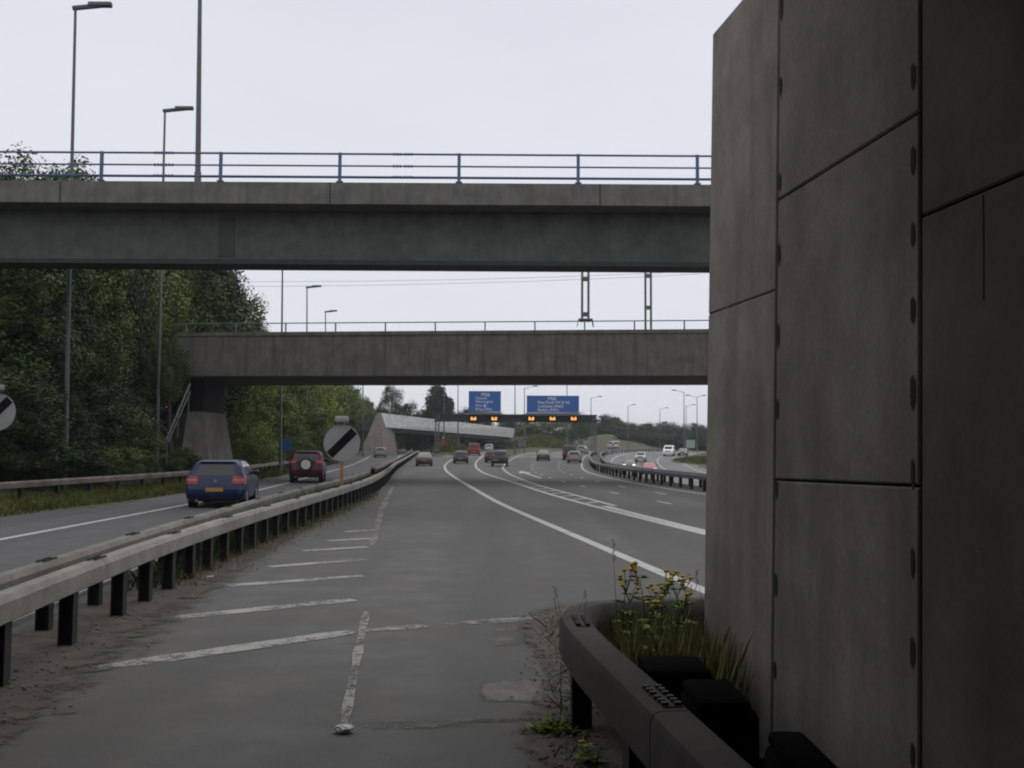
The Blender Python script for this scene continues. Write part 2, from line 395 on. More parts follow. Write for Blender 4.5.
struct(strip(lambda y: max(pl(LC, y) - .9, pl(LB, y) + .55), P(MED, .1), 150, 262, 0, 8).build('curved_road', M['asphalt_far']))
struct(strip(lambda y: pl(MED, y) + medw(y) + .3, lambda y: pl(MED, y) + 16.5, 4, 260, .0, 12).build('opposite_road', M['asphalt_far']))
# median soil between the two beams
struct(strip(P(MED, .1), lambda y: pl(MED, y) + medw(y) + .3, 4, 260, .012, 2).build('median_soil', M['dirt']))
# concrete channel along the back of the double rail
kb = MB(); kb.sweep([(-.14, 0), (.14, 0), (.14, .05), (.11, .07), (-.11, .07), (-.14, .05)], [(pl(BACK, y) - .52, y, zr(y)) for y in np.arange(2, 166, 2)])
struct(kb.build('kerb', M['kerb'], smooth=40))

# ---- painted lines: one object per colour and road
def band(b_, xf, y0, y1, wd, dz=.006, step=1.5, hf=hroad):
    ys = list(np.arange(y0, y1, step)) + [y1]
    o = len(b_.v)
    for y in ys:
        for d in (-wd / 2, wd / 2):
            x = xf(y) + d; b_.v.append((x, y, hf(x, y) + dz))
    b_.f += [(o + 2 * i, o + 2 * i + 1, o + 2 * i + 3, o + 2 * i + 2) for i in range(len(ys) - 1)]
ln = MB(); band(ln, P(WLEFT), 3, 258, .2); band(ln, P(WRIGHT), 34, 258, .16); struct(ln.build('left_road_markings', M['line_clean']))
ln = MB(); band(ln, P(LA), 4, 258, .22); band(ln, P(LB), 22, 258, .22); band(ln, P(LC), 33, 258, .18)
band(ln, lambda y: (pl(LB, y) + pl(LC, y)) / 2, 18, 33, .30)
band(ln, P(MED, -1.0), 40, 258, .18)
for y in np.arange(34.5, 62, 2.4):                  # hatching inside the nose
    l, r = pl(LB, y) + .13, pl(LC, y + .8) - .11
    if r - l > .15:
        ln.add([(l, y, hroad(l, y) + .007), (r, y + .8, hroad(r, y + .8) + .007), (r, y + 1.25, hroad(r, y) + .007), (l, y + .45, hroad(l, y) + .007)], [(0, 1, 2, 3)])
# lane arrow in the nose
ln.add([(1.75, 64, .007), (2.0, 64, .007), (1.25, 77, .007), (.95, 77, .007)], [(0, 1, 2, 3)])
ln.add([(.55, 76.6, .008), (1.65, 77.6, .008), (.72, 85, .008)], [(0, 1, 2)])
struct(ln.build('motorway_markings', M['line_clean']))
ln = MB()
for fr, w0 in ((.36, .16), (.70, .16)):
    y = 12.0
    while y < 125:
        f = lambda yy: pl(LC, yy) * (1 - fr) + (pl(MED, yy) - 1) * fr
        band(ln, f, y, y + 1.7, w0, step=.6); y += 7.5
struct(ln.build('lane_dashes', M['line_clean']))
ln = MB(); band(ln, lambda y: pl(MED, y) + medw(y) + 1.4, 8, 255, .18, hf=hroad)
for y in np.arange(10, 250, 9): band(ln, lambda yy: pl(MED, yy) + medw(yy) + 5.2, y, y + 3, .15)
band(ln, lambda yy: pl(MED, yy) + medw(yy) + 8.8, 90, 250, .2); band(ln, lambda yy: pl(MED, yy) + medw(yy) + 12.9, 60, 250, .2)
struct(ln.build('opposite_road_markings', M['line_clean']))
# hatched shoulder at the left of the near lane
def quadline(b_, a, c, wd, dz=.006, n=8, jit=.15):
    a, c = Vector(a[:2]), Vector(c[:2]); d = (c - a).normalized(); s_ = Vector((-d.y, d.x)); o = len(b_.v)
    for k in range(n + 1):
        p = a + (c - a) * k / n; w2 = wd / 2 * (1 + random.uniform(-jit, jit))
        if k in (0, n): w2 *= .7
        b_.v += [(p.x + s_.x * w2, p.y + s_.y * w2, dz), (p.x - s_.x * w2, p.y - s_.y * w2, dz)]
    b_.f += [(o + 2 * i, o + 2 * i + 1, o + 2 * i + 3, o + 2 * i + 2) for i in range(n)]
ln = MB()
for a, c, wd in (((97, 669), (352, 632), .30), ((165, 619), (354, 600), .28), ((228, 586), (362, 576), .26), ((270, 567), (365, 559.5), .26),
                 ((303, 551), (368, 547), .26), ((328, 541), (372, 538.5), .26), ((345, 532), (376, 530), .26)):
    quadline(ln, G(*a), G(*c), wd)
struct(ln.build('shoulder_hatching', M['line']))
ln = MB()
quadline(ln, G(352, 632), G(552, 617), .17, n=14, jit=.5)
for a, c, wd in (((344, 726), (366, 612), .085), ((372, 545), (377, 528), .12), ((377, 527), (381, 512), .16), ((381, 511), (386, 501), .18), ((386, 500), (393, 487), .2)):
    quadline(ln, G(*a), G(*c), wd, dz=.010, n=10, jit=.3)
struct(ln.build('worn_lane_line', M['line_worn']))

# ---- dirt, patches, worn seams and a painted shade sheet near the camera
def soft_sheet(name, rows, mat):
    """rows of (x, y, z, edge)"""
    b_ = MB(); w_ = len(rows[0]); b_.v = [p[:3] for r_ in rows for p in r_]
    b_.f = [(j * w_ + i, j * w_ + i + 1, (j + 1) * w_ + i + 1, (j + 1) * w_ + i) for j in range(len(rows) - 1) for i in range(w_ - 1)]
    o = b_.build(name, mat); a = o.data.attributes.new('edge', 'FLOAT', 'POINT'); a.data.foreach_set('value', [p[3] for r_ in rows for p in r_]); return struct(o)
def soft_patch(name, quad, dz, mat, n=10, k=1.0):
    A, B, D, E = [Vector(q[:2]) for q in quad]; rows = []
    for j in range(n + 1):
        v = j / n; l = A.lerp(E, v); r_ = B.lerp(D, v); row = []
        for i in range(n + 1):
            u = i / n; p = l.lerp(r_, u); e = min(u, 1 - u, v, 1 - v) * 2; row.append((p.x, p.y, dz, min(1, e * 2.2) * k))
        rows.append(row)
    return soft_sheet(name, rows, mat)
rows = []
for y in np.arange(2, 44, .4):
    l = pl(FRONT, y) - .14; wd = 1.25 if y < 12 else max(.5, 1.25 - (y - 12) * .06)
    rows.append([(l + wd * u, y, .013, (1 - u) * 1.0) for u in (0, .2, .4, .6, .8, 1)])
soft_sheet('dirt_verge', rows, M['soft_dirt'])
rows = []
for y in np.arange(1, 12.6, .3):
    l = -.05 + .12 * math.sin(y * 1.7) ; fe = min(1, (12.6 - y) / 1.2)
    rows.append([(l + .75 * u, y, .013, u * 1.1 * fe) for u in (0, .25, .5, .75, 1)] + [(3.4, y, .013, 1.1 * fe)])
soft_sheet('dirt_edge', rows, M['soft_dirt'])
soft_sheet('shade_sheet', [[(.72, y, .02, 1), (1.2, y, .02, 1), (3.0, y, .02, 1)] for y in (1.5, 3.0, 4.5, 6.1)], M['black'])  # black sheet painting the deep shade on the ground around the blocks
soft_patch('road_patch', [G(474, 706), G(556, 704), G(551, 677), G(472, 680)], .005, M['soft_patch'], k=.8)
soft_patch('road_seam', [G(480, 655), G(556, 655), G(556, 617), G(490, 619)], .0045, M['soft_patch'], k=.42)
soft_patch('sand_streak', [G(345, 733), G(500, 729), G(500, 717), G(345, 719)], .005, M['soft_patch'], k=.4)
soft_patch('worn_seam', [G(430, 726), G(560, 722), G(560, 716), G(430, 720)], .0045, M['soft_dirt'], k=.45)

# ------------------------------------------------------------------ guard rails
RAIL = [(-.10, .02), (-.10, .17), (-.06, .22), (.06, .22), (.10, .17), (.10, .02), (.07, .0), (-.07, .0)]
def guard_rail(label, path, mat, top, spacing, joints, smooth=30, postw=.13, posth=.14, sy=1.0, lab_group=None, skip=0, bolts=True, height_profile=RAIL, breaks=(), dense=1.0):
    """path: ground points (x, y, z); a box beam on steel posts"""
    pts = [Vector(p) for p in path]; o0 = pts[0]
    t = thing('guard_rail', label, 'guard rail', o0, 0, lab_group)
    acc = [0]
    for a, c in zip(pts, pts[1:]): acc.append(acc[-1] + (c - a).length)
    def pos(s_):
        for i in range(len(pts) - 1):
            if s_ <= acc[i + 1]:
                u = (s_ - acc[i]) / (acc[i + 1] - acc[i]); d = pts[i + 1] - pts[i]; return pts[i] + d * u, math.atan2(d.y, d.x)
        d = pts[-1] - pts[-2]; return pts[-1], math.atan2(d.y, d.x)
    cuts = [0] + [c for c in breaks if 0 < c < acc[-1]] + [acc[-1]]
    for ca, cb in zip(cuts, cuts[1:]):
        ca2, cb2 = ca + (.006 if ca > 0 else 0), cb - (.006 if cb < acc[-1] else 0)
        sub = [pos(ca2)[0]] + [p for p, l in zip(pts, acc) if ca2 + .05 < l < cb2 - .05] + [pos(cb2)[0]]
        b_ = MB(); b_.sweep(height_profile, [p + Vector((0, 0, top - .22)) for p in sub]); b_.build('beam', mat, t, smooth, off=o0)
        if cb < acc[-1]:
            p, a = pos(cb); d_ = Vector((math.cos(a), math.sin(a), 0)) * .03
            b_ = MB(); b_.sweep([(x * .93, (z - .1) * .93 + .1) for x, z in height_profile], [p - d_ + Vector((0, 0, top - .22)), p + d_ + Vector((0, 0, top - .22))]); b_.build('joint_sleeve', M['post'], t, smooth, off=o0)
    first = None; s_ = skip; k = 0
    while s_ < acc[-1] and k < 99:
        p, a = pos(s_)
        if first is None:
            pm = MB(); hh = top - .2
            pm.box((0, -.06, hh / 2), (posth, .012, hh)); pm.box((0, .06, hh / 2), (posth, .012, hh)); pm.box((0, 0, hh / 2), (.014, .108, hh))
            pm.box((0, 0, hh + .006), (posth * 1.2, .16, .012))
            first = pm.build('post', M['post'], t); q = first
        else:
            q = first.copy(); C.objects.link(q); q.parent = t
        q.location = p - o0; q.rotation_euler = (0, 0, a); k += 1; s_ += spacing if s_ < 8 else (spacing * dense if s_ < 58 else spacing * sy)
    if bolts:
        s_ = joints * .35; jf = None; k = 0
        while s_ < min(acc[-1], 34) and k < 20:
            p, a = pos(s_)
            if jf is None:
                jm = MB(); jm.box((0, 0, .1125), (.40, .09, .006))
                for sx in (-.15, -.09, -.03, .05, .11, .17):
                    for syy in (-.03, .03): jm.box((sx, syy, .122), (.03, .03, .016))
                jf = jm.build('joint_plate', mat, t); jf.data.materials.append(M['post'])
                for k_, f_ in enumerate(jf.data.polygons): f_.material_index = 1 if k_ >= 6 else 0
                q = jf; q.location = p - o0 + Vector((0, 0, top - .11))
            else:
                q = jf.copy(); C.objects.link(q); q.parent = t; q.location = p - o0 + Vector((0, 0, top - .11))
            q.rotation_euler = (0, 0, a); s_ += joints; k += 1
    return t
def road_path(tab, y0, y1, d=0, hf=hroad):
    out = []; y = y0
    while y <= y1: x = pl(tab, y) + (d(y) if callable(d) else d); out.append((x, y, hf(x, y))); y += .8 if y < 40 else 2.5
    return out
guard_rail("pale grey box beam guard rail on dark posts along the hatched shoulder", road_path(FRONT, 3, 167), M['rail_steel'], .71, 1.62, 3.1, sy=1.95, dense=.64, breaks=[1.085 + 3.1 * k for k in range(8)])
guard_rail("darker back beam of the double rail beside the left carriageway", road_path(BACK, 3, 167), M['rail_back'], .69, 1.62, 3.1, sy=1.95, skip=.8, dense=.64)
guard_rail("rusty topped guard rail along the grass verge below the wood", road_path(LBAR, 18, 150, 0, H), M['rail_rusty'], .72, 2.4, 4.8, sy=1.6, bolts=False)
guard_rail("median guard rail on the side of the curving main carriageway", road_path(MED, 24, 250), M['galv_dark'], .72, 2.0, 4, sy=1.8, bolts=False)
guard_rail("median guard rail on the side of the oncoming carriageway", road_path(MED, 24, 250, lambda y: medw(y) - .2, lambda x, y: zr(y)), M['galv_dark'], .72, 2.0, 4, sy=1.8, bolts=False)
# near rail at the right, wrapping round the end of the wall
RAIL2 = [(-.12, -.04), (-.127, .09), (-.12, .14), (-.075, .205), (-.05, .22), (.075, .22), (.105, .205), (.12, .17), (.12, -.04), (.10, -.06), (-.10, -.06)]
near = [(1.15, .4, 0), (.97, 2.2, 0), (.84, 3.6, 0), (.735, 4.5, 0), (.62, 5.4, 0), (.52, 6.2, 0), (.47, 6.75, 0), (.46, 7.1, 0), (.52, 7.42, 0), (.66, 7.62, 0), (.95, 7.74, 0), (1.4, 7.85, 0), (2.2, 8.0, 0), (3.6, 8.3, 0), (6.5, 8.9, 0)]
NB = 0
for a, c in zip(near[::-1], near[::-1][1:]):
    if c[1] >= 4.45 or a[1] > 8.0 or a[0] > .9 and a[1] > 7: NB += (Vector(c) - Vector(a)).length
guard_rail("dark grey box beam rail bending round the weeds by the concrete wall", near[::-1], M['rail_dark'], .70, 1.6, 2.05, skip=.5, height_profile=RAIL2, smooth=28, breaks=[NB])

# ------------------------------------------------------------------ concrete retaining wall at the right
WP = Vector((1.375, 7.3, 0)); WU = Vector((.15, -1, 0)).normalized(); WN = Vector((-1, -.15, 0)).normalized(); WB = .0225
def wall_hit(px, py):
    """(along, height) where the view ray meets the battered wall face"""
    d = ray(px, py); o = Vector((0, 0, CAMZ)); nn = Vector((WN.x, WN.y, WB)).normalized()
    t = (WP - o).dot(nn) / d.dot(nn); p = o + d * t; return (p - WP).dot(WU), p.z
def wall_pt(s_, z, dep=0): return WP + WU * s_ - WN * (WB * z + dep) + Vector((0, 0, z))
t = thing('concrete_wall', "tall dark panelled concrete retaining wall filling the right side", 'wall', WP)
ZT = wall_hit(719, 26)[1]
s1, s2, s3 = wall_hit(775, 400)[0], wall_hit(920, 400)[0], wall_hit(920, 400)[0] + 1.62
SE = 12.0
bk = MB()
vs = [wall_pt(s_, z, d_) for d_ in (.06, .62) for s_, z in ((.02, -.3), (SE, -.3), (SE, ZT - .02), (.02, ZT - .02))]
bk.add(vs, [(0, 1, 2, 3), (7, 6, 5, 4), (0, 4, 5, 1), (1, 5, 6, 2), (2, 6, 7, 3), (3, 7, 4, 0)]); bk.build('backing', M['groove'], t, off=WP)
def panel(sa, sb, za0, za1, zb0, zb1, mt='conc_wall', g0=.011, gh=.006):
    """slab between two heights at each end, with bevelled edges"""
    b_ = MB(); e = .009
    o_ = [(sa + g0, za0 + gh), (sb - g0, zb0 + gh), (sb - g0, zb1 - gh), (sa + g0, za1 - gh)]
    i_ = [(sa + g0 + e, za0 + gh + e), (sb - g0 - e, zb0 + gh + e), (sb - g0 - e, zb1 - gh - e), (sa + g0 + e, za1 - gh - e)]
    nu, nv = 6, 10
    vs = [wall_pt(s_, z, .14 if False else .058) for s_, z in o_] + [wall_pt(s_, z, .009) for s_, z in o_] + [wall_pt(s_, z, 0) for s_, z in i_]
    b_.add(vs, [(0, 1, 5, 4), (1, 2, 6, 5), (2, 3, 7, 6), (3, 0, 4, 7), (4, 5, 9, 8), (5, 6, 10, 9), (6, 7, 11, 10), (7, 4, 8, 11), (8, 9, 10, 11)])
    return b_.build('panel', M[mt], t, off=WP)
zj1a, zj1b = wall_hit(712, 313)[1], wall_hit(775, 290)[1]
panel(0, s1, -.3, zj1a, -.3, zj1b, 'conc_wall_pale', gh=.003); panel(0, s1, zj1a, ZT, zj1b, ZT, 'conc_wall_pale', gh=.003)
a0, a1 = wall_hit(778, 200)[1], wall_hit(917, 113)[1]; c0, c1 = wall_hit(778, 480)[1], wall_hit(917, 486)[1]
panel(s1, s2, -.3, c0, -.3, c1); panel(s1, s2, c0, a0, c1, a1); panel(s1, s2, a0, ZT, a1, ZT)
e0 = wall_hit(930, 213)[1]; e1 = wall_hit(1023, 172)[1]
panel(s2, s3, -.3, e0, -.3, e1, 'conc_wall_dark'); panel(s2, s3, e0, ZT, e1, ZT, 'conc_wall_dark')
s_ = s3
while s_ < SE - .1:
    panel(s_, s_ + 1.9, -.3, 1.5, -.3, 1.5); panel(s_, s_ + 1.9, 1.5, ZT, 1.5, ZT); s_ += 1.9
# end face of the wall and its dark lifting pockets along the joints
ef = MB(); vs = [wall_pt(s_, z, d_) for s_ in (0.0, .02) for d_, z in ((.012, -.3), (.62, -.3), (.62, ZT), (.012, ZT))]
ef.add(vs, [(0, 1, 2, 3), (7, 6, 5, 4), (0, 4, 5, 1), (1, 5, 6, 2), (2, 6, 7, 3), (3, 7, 4, 0)]); ef.build('end_face', M['conc_wall'], t, off=WP)
pk = None
for sj, side, zs in ((s1, .045, [.55, 1.05, 1.62, 2.1, 2.55, 3.05, 3.5, 4.1, 4.6]), (s2, -.055, [.5, .95, 1.35, 1.75, 2.12, 2.5, 2.85, 3.2, 3.6, 4.1])):
    for z in zs:
        if pk is None:
            b_ = MB(); n_ = 18
            b_.v = [(0, -.0035, 0)] + [(math.cos(2 * math.pi * k / n_) * .038, -.0035, math.sin(2 * math.pi * k / n_) * .105) for k in range(n_)]
            b_.f = [(0, 1 + (k + 1) % n_, 1 + k) for k in range(n_)]
            pk = b_.build('joint_pocket', M['stain'], t); q = pk
            a_ = pk.data.attributes.new('edge', 'FLOAT', 'POINT'); a_.data.foreach_set('value', [1.3] + [0] * n_)
        else: q = pk.copy(); C.objects.link(q); q.parent = t
        q.location = wall_pt(sj + side, z, 0) - WP; q.rotation_euler = (0, 0, math.atan2(WU.y, WU.x) + 0); q.scale = (random.uniform(.6, .85), 1, random.uniform(.7, 1.1))
cr = MB(); sc = wall_hit(983, 240)[0]
cr.add([wall_pt(sc, wall_hit(983, 300)[1], -.002), wall_pt(sc + .008, wall_hit(983, 300)[1], -.002), wall_pt(sc + .008, wall_hit(983, 195)[1], -.002), wall_pt(sc, wall_hit(983, 195)[1], -.002)], [(0, 1, 2, 3)])
cr.build('crack', M['groove'], t, off=WP)
# the deck of the bridge the wall carries, unseen over the camera, extended for shade
dk = thing('overhead_bridge', "unseen concrete bridge deck overhead carried by the panelled wall, extended to shade it", 'bridge', (0, 0, 0))
b_ = MB(); b_.box((-10, -22.4, ZT + .62), (32, 55.2, 1.2)); b_.build('deck', M['conc_bridge'], dk)
b_ = MB(); b_.box((-15.6, -25, 2.3), (1, 50, ZT + .6)); b_.build('pier', M['conc_bridge'], dk)  # unseen side wall, added to cut the light reaching the panelled wall
# black blocks standing between rail and wall
for xl, pxr, yf, yb, pyt, lab in ((.75, 719, 5.7, 6.15, 654, "black rubbery block by the weeds, farthest behind the dark rail"), (.86, 761, 4.7, 5.2, 677, "black rubbery block, middle one of the row behind the dark rail"), (1.0, 854, 3.55, 4.05, 728, "black rubbery block, nearest one of the row under the wall")):
    zt = at(pxr - 30, pyt, yb).z; xr = at(pxr, pyt + 20, yf).x; wd = xr - xl
    t2 = thing('barrier_block', lab, 'block', ((xl + xr) / 2, (yf + yb) / 2, 0), 0, "black blocks behind the near rail")
    b_ = MB(); b_.cbox((0, 0, zt / 2 - .02), (wd, yb - yf, zt - .06), .04); b_.build('body', M['black'], t2, 40)
    b_ = MB(); b_.cbox((-.01, .0, zt - .035), (wd - .05, yb - yf - .02, .06), .025); b_.build('lid', M['black'], t2, 40)

# ------------------------------------------------------------------ near footbridge with blue rails
YB = 34.0
def zat(py, Y, px=360): return at(px, py, Y).z
zt_ = zat(182.5, YB); zf = zat(204, YB); zg = zat(265, YB + 1.05); XL, XR = -30.0, 24.0
t = thing('footbridge', "near bridge with green steel girder and blue railings across the road", 'bridge', (0, YB, 0))
b_ = MB(); b_.sweep([(0, zf), (0, zt_), (-.12, zt_ + .03), (-.3, zt_), (-.3, zf + .25), (-3.0, zf + .25), (-3.0, zt_), (-3.3, zt_), (-3.3, zf), ], [(XL, 0, 0), (XR, 0, 0)])
b_.build('deck', M['conc_fascia'], t)
b_ = MB(); zc = (zf + zg) / 2
b_.box(((XL + XR) / 2, 1.6, (zf - .002 + zg + .16) / 2), (XR - XL, 1.0, zf - .002 - zg - .16))
for x in np.arange(XL + 1.6, XR, 6.2): b_.box((x, 1.092, (zf + zg + .1) / 2), (.09, .012, zf - zg - .3))
b_.build('girder', M['green_steel'], t)
b_ = MB(); b_.box((at(226, 235, YB + 1).x, 1.085, (zf + zg) / 2 + .02), (.55, .03, zf - zg - .5)); b_.build('splice_plate', M['dark_green'], t)
for px in (60, 330, 600):
    b_ = MB(); b_.box((at(px, 193, YB).x, -.001, (zf + zt_) / 2), (.035, .006, zt_ - zf)); b_.build('deck_joint', M['pocket'], t)
b_ = MB(); b_.box(((XL + XR) / 2, 1.6, zg + .08), (XR - XL, 1.24, .16)); b_.build('bottom_flange', M['dark_steel'], t)
zr0 = zt_ + .03; rt = zat(153, YB) - zr0; xs0 = at(100, 170, YB).x; dxp = (at(698, 170, YB).x - xs0) / 5
for y_ in (.12, 3.15):
    b_ = MB()
    for k, hh in enumerate((rt, rt * .58, rt * .2)): b_.tube((XL, y_, zr0 + hh), (XR, y_, zr0 + hh), .036 if k == 0 else .03, n=6)
    b_.build('rails', M['blue_paint'], t, 50)
pf = None
for y_ in ((.12,),):
    x = xs0 - 4 * dxp
    while x < XR:
        if pf is None:
            b_ = MB(); b_.box((0, 0, rt / 2 + .01), (.11, .075, rt + .06)); b_.box((0, 0, .02), (.22, .18, .03)); pf = b_.build('rail_post', M['blue_paint'], t); q = pf
        else: q = pf.copy(); C.objects.link(q); q.parent = t
        q.location = (x, y_[0], zr0); x += dxp
# sleeved joints of the rails
b_ = MB()
for px in (160, 400):
    for k, hh in enumerate((rt, rt * .58, rt * .2)):
        for d in (-.25, -.14, -.03, .14, .25, .36):
            x = at(px, 170, YB).x + d; b_.tube((x, .12, zr0 + hh), (x + .05, .12, zr0 + hh), .052, n=6)
b_.build('rail_sleeves', M['blue_paint'], t)
b_ = MB(); b_.box((-26, 1.6, zg / 2), (1.4, .9, zg - .01)); b_.build('pier', M['conc_bridge'], t)
b_ = MB(); b_.box((19, 1.6, zg / 2), (1.4, .9, zg - .01)); b_.build('pier', M['conc_bridge'], t)

# ------------------------------------------------------------------ second bridge (railway) with concrete fascia
Y2 = 54.0
pA, pB = at(178, 333, Y2), at(708, 329.5, Y2)
zt2l, zt2r = pA.z, pB.z
zb2l, zb2r = at(185, 376, Y2).z, at(708, 375.5, Y2).z
t = thing('railway_bridge', "second bridge with plain concrete beam and thin handrail under the footbridge", 'bridge', (0, Y2, 0))
X0, X1 = pA.x, 30.0
def lerp_z(a, c, x): return a + (c - a) * (x - pA.x) / (pB.x - pA.x)
b_ = MB()
fasc = [(X0, 0), (X0, 8.2), (X1, 8.2), (X1, 0)]
vs = [(x, y, lerp_z(zb2l, zb2r, x)) for x, y in fasc] + [(x, y, lerp_z(zt2l, zt2r, x)) for x, y in fasc]
b_.add(vs, [(0, 1, 2, 3), (7, 6, 5, 4), (0, 4, 5, 1), (1, 5, 6, 2), (2, 6, 7, 3), (3, 7, 4, 0)]); b_.build('deck', M['conc_bridge'], t)
b_ = MB(); xs = [X0 - .05, X1]
for x_ in (0,):
    vs = [(x, y, lerp_z(zt2l, zt2r, x) + d) for x in xs for y, d in ((-.06, -.18), (-.06, .02), (.4, .02), (.4, -.18))]
b_.add(vs, [(0, 4, 5, 1), (1, 5, 6, 2), (0, 3, 7, 4), (0, 1, 2, 3), (7, 6, 5, 4)]); b_.build('coping', M['conc_bridge'], t)
hr = zat(321.5, Y2 + .2, 560) - lerp_z(zt2l, zt2r, 2)
b_ = MB(); b_.tube((X0, .2, zt2l + hr), (X1, .2, lerp_z(zt2l, zt2r, X1) + hr), .03, n=6); b_.build('handrail', M['galv_dark'], t, 50)
pf = None; d2 = (at(434, 325, Y2).x - at(334, 325, Y2).x) / 2; x = at(285, 325, Y2).x - 2 * d2
while x < X1:
    if pf is None: b_ = MB(); b_.box((0, 0, hr / 2), (.07, .07, hr + .02)); pf = b_.build('rail_post', M['galv_dark'], t); q = pf
    else: q = pf.copy(); C.objects.link(q); q.parent = t
    q.location = (x, .2, lerp_z(zt2l, zt2r, x)); x += d2
# abutment: battered pale block, dark bearing pedestal
b_ = MB(); q0 = at(180, 466, 55); q1 = at(213, 464, 55); q2 = at(207, 412, 55.6); q3 = at(190, 412, 55.6)
vs = [(q0.x, .6, .1), (q1.x, .6, .1), (q1.x, 5.6, .1), (q0.x - 2, 5.6, .1), (q3.x, 1.2, q3.z), (q2.x, 1.2, q2.z), (q2.x, 5.2, q2.z), (q3.x - 2, 5.2, q3.z)]
b_.add(vs, [(3, 2, 1, 0), (4, 5, 6, 7), (0, 1, 5, 4), (1, 2, 6, 5), (2, 3, 7, 6), (3, 0, 4, 7)]); b_.build('abutment', M['conc_light'], t)
b_ = MB(); pa = at(193, 400, 56); pb = at(206, 400, 56); zb_ = lerp_z(zb2l, zb2r, pa.x)
b_.box(((pa.x + pb.x) / 2, 3.6, (q2.z + zb_) / 2 - .02), (pb.x - pa.x, 4.0, zb_ - q2.z + .02)); b_.build('bearing_pedestal', M['groove'], t)
b_ = MB(); b_.box((20, 4.1, 2.5), (1.5, 7, 2 * 2.5 + .6)); b_.build('pier', M['conc_bridge'], t)
# handrail of the maintenance steps beside the abutment
a_ = at(190, 384, 50); c_ = at(166, 440, 48); o_ = Vector((c_.x, c_.y, H(c_.x, c_.y)))
t = thing('step_handrail', "slanting pair of pale handrails up the bank beside the abutment", 'handrail', o_)
b_ = MB(); b_.tube(a_ - o_, c_ - o_, .045, n=6); b_.build('rail', M['galv'], t, 50)
a2 = at(190, 392, 51); c2 = at(168, 442, 49); b_ = MB(); b_.tube(a2 - o_, c2 - o_, .035, n=6); b_.build('rail', M['galv'], t, 50)
for u in (.05, .5, .95):
    p = a_.lerp(c_, u) - o_; b_ = MB(); b_.tube(p, (p.x, p.y, p.z - 1.3), .028, n=6); b_.build('post', M['galv_dark'], t)

# railway masts on the second bridge
def mast(px0, px1, Y, py_bot, label, foot):
    a = at(px0, py_bot, Y); c = at(px1, py_bot, Y); wd = c.x - a.x; o_ = Vector(((a.x + c.x) / 2, Y, a.z)); hh = zat(196, Y) - a.z
    t = thing('railway_mast', label, 'mast', o_); b_ = MB()
    for sx in (-1, 1): b_.box((sx * (wd / 2 - .06), 0, hh / 2), (.12, .14, hh))
    b_.build('uprights', M['galv_dark'], t)
    for k in range(4):
        z = .42 + k * 1.95 + (0 if foot else .95)
        if z < hh: b_ = MB(); b_.box((0, 0, z), (wd - .25, .10, .24)); b_.build('batten', M['galv_dark'], t)
    if foot:
        b_ = MB(); b_.sweep([(-.3, 0), (-.3, .1), (.3, .1), (.3, 0)], [(-wd * .95, 0, -.28), (-wd * .8, 0, .06), (wd * .8, 0, .06), (wd * .95, 0, -.28)]); b_.build('foot_bracket', M['galv_dark'], t)
    return t, hh
zz = at(585, 322, Y2 + .3)
mast(581, 589.5, Y2 + .3, 322, "left lattice railway mast standing on a bracket on the second bridge", True)
mast(644.5, 652, Y2 + 6.5, 330, "right lattice railway mast rising behind the second bridge's handrail", False)
for k, (ya, yb, lab) in enumerate(((281, 274, "upper thin overhead wire strung above the second bridge"), (286, 277, "lower thin overhead wire strung above the second bridge"))):
    a = at(140, ya, Y2 + 3); c = at(700, yb - 3, Y2 + 3); b_ = MB(); prev = None
    for i in range(21):
        u = i / 20; p = a.lerp(c, u) - Vector((0, 0, .25 * 4 * u * (1 - u)))
        if prev is not None: b_.tube(prev, p, .009, n=5, cap=False)
        prev = p
    o_ = b_.build('overhead_wire', M['galv_dark']); tag(o_, lab, 'wire', "overhead wires above the second bridge")

# ------------------------------------------------------------------ white bridge in the distance
a, c = at(381, 413, 160), at(515, 428.5, 240); a_b, c_b = at(381, 427, 160), at(513, 437.5, 240)
t = thing('white_bridge', "distant bridge with long white concrete side and dark underside", 'bridge', (a.x, a.y, 0)); o_ = Vector((a.x, a.y, 0))
dr = (c - a); dr.z = 0; dr.normalize(); nr = Vector((-dr.y, dr.x, 0))
def slab(p0, p1, q0, q1, th):
    vs = [p0, p1, p1 + nr * th, p0 + nr * th, q0, q1, q1 + nr * th, q0 + nr * th]
    return MB().add([v - o_ for v in vs], [(3, 2, 1, 0), (4, 5, 6, 7), (0, 1, 5, 4), (1, 2, 6, 5), (2, 3, 7, 6), (3, 0, 4, 7)])
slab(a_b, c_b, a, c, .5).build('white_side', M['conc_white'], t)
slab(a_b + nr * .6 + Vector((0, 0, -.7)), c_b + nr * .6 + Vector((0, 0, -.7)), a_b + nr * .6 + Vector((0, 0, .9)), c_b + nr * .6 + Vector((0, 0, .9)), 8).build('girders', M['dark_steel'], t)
ab = at(384, 455, 158); at_ = at(381, 414, 160); al = at(371, 455, 158)
vs = [Vector((al.x - 2, 158, .3)), Vector((ab.x, 158, .3)), Vector((ab.x + 1.0, 168, .3)), Vector((al.x - 2, 168, .3)), Vector((at_.x - .6, 159.4, a.z)), Vector((at_.x - .05, 159.4, a.z)), Vector((at_.x + .9, 168, a.z)), Vector((at_.x - .6, 168, a.z))]
MB().add([v - o_ for v in vs], [(3, 2, 1, 0), (4, 5, 6, 7), (0, 1, 5, 4), (1, 2, 6, 5), (2, 3, 7, 6), (3, 0, 4, 7)]).build('abutment', M['conc_light'], t)
b_ = MB(); b_.box((c.x + 1.2 - o_.x, c.y + 5 - o_.y, 2.4), (2.4, 8, 4.9), math.atan2(dr.y, dr.x)); b_.build('abutment', M['conc_light'], t)

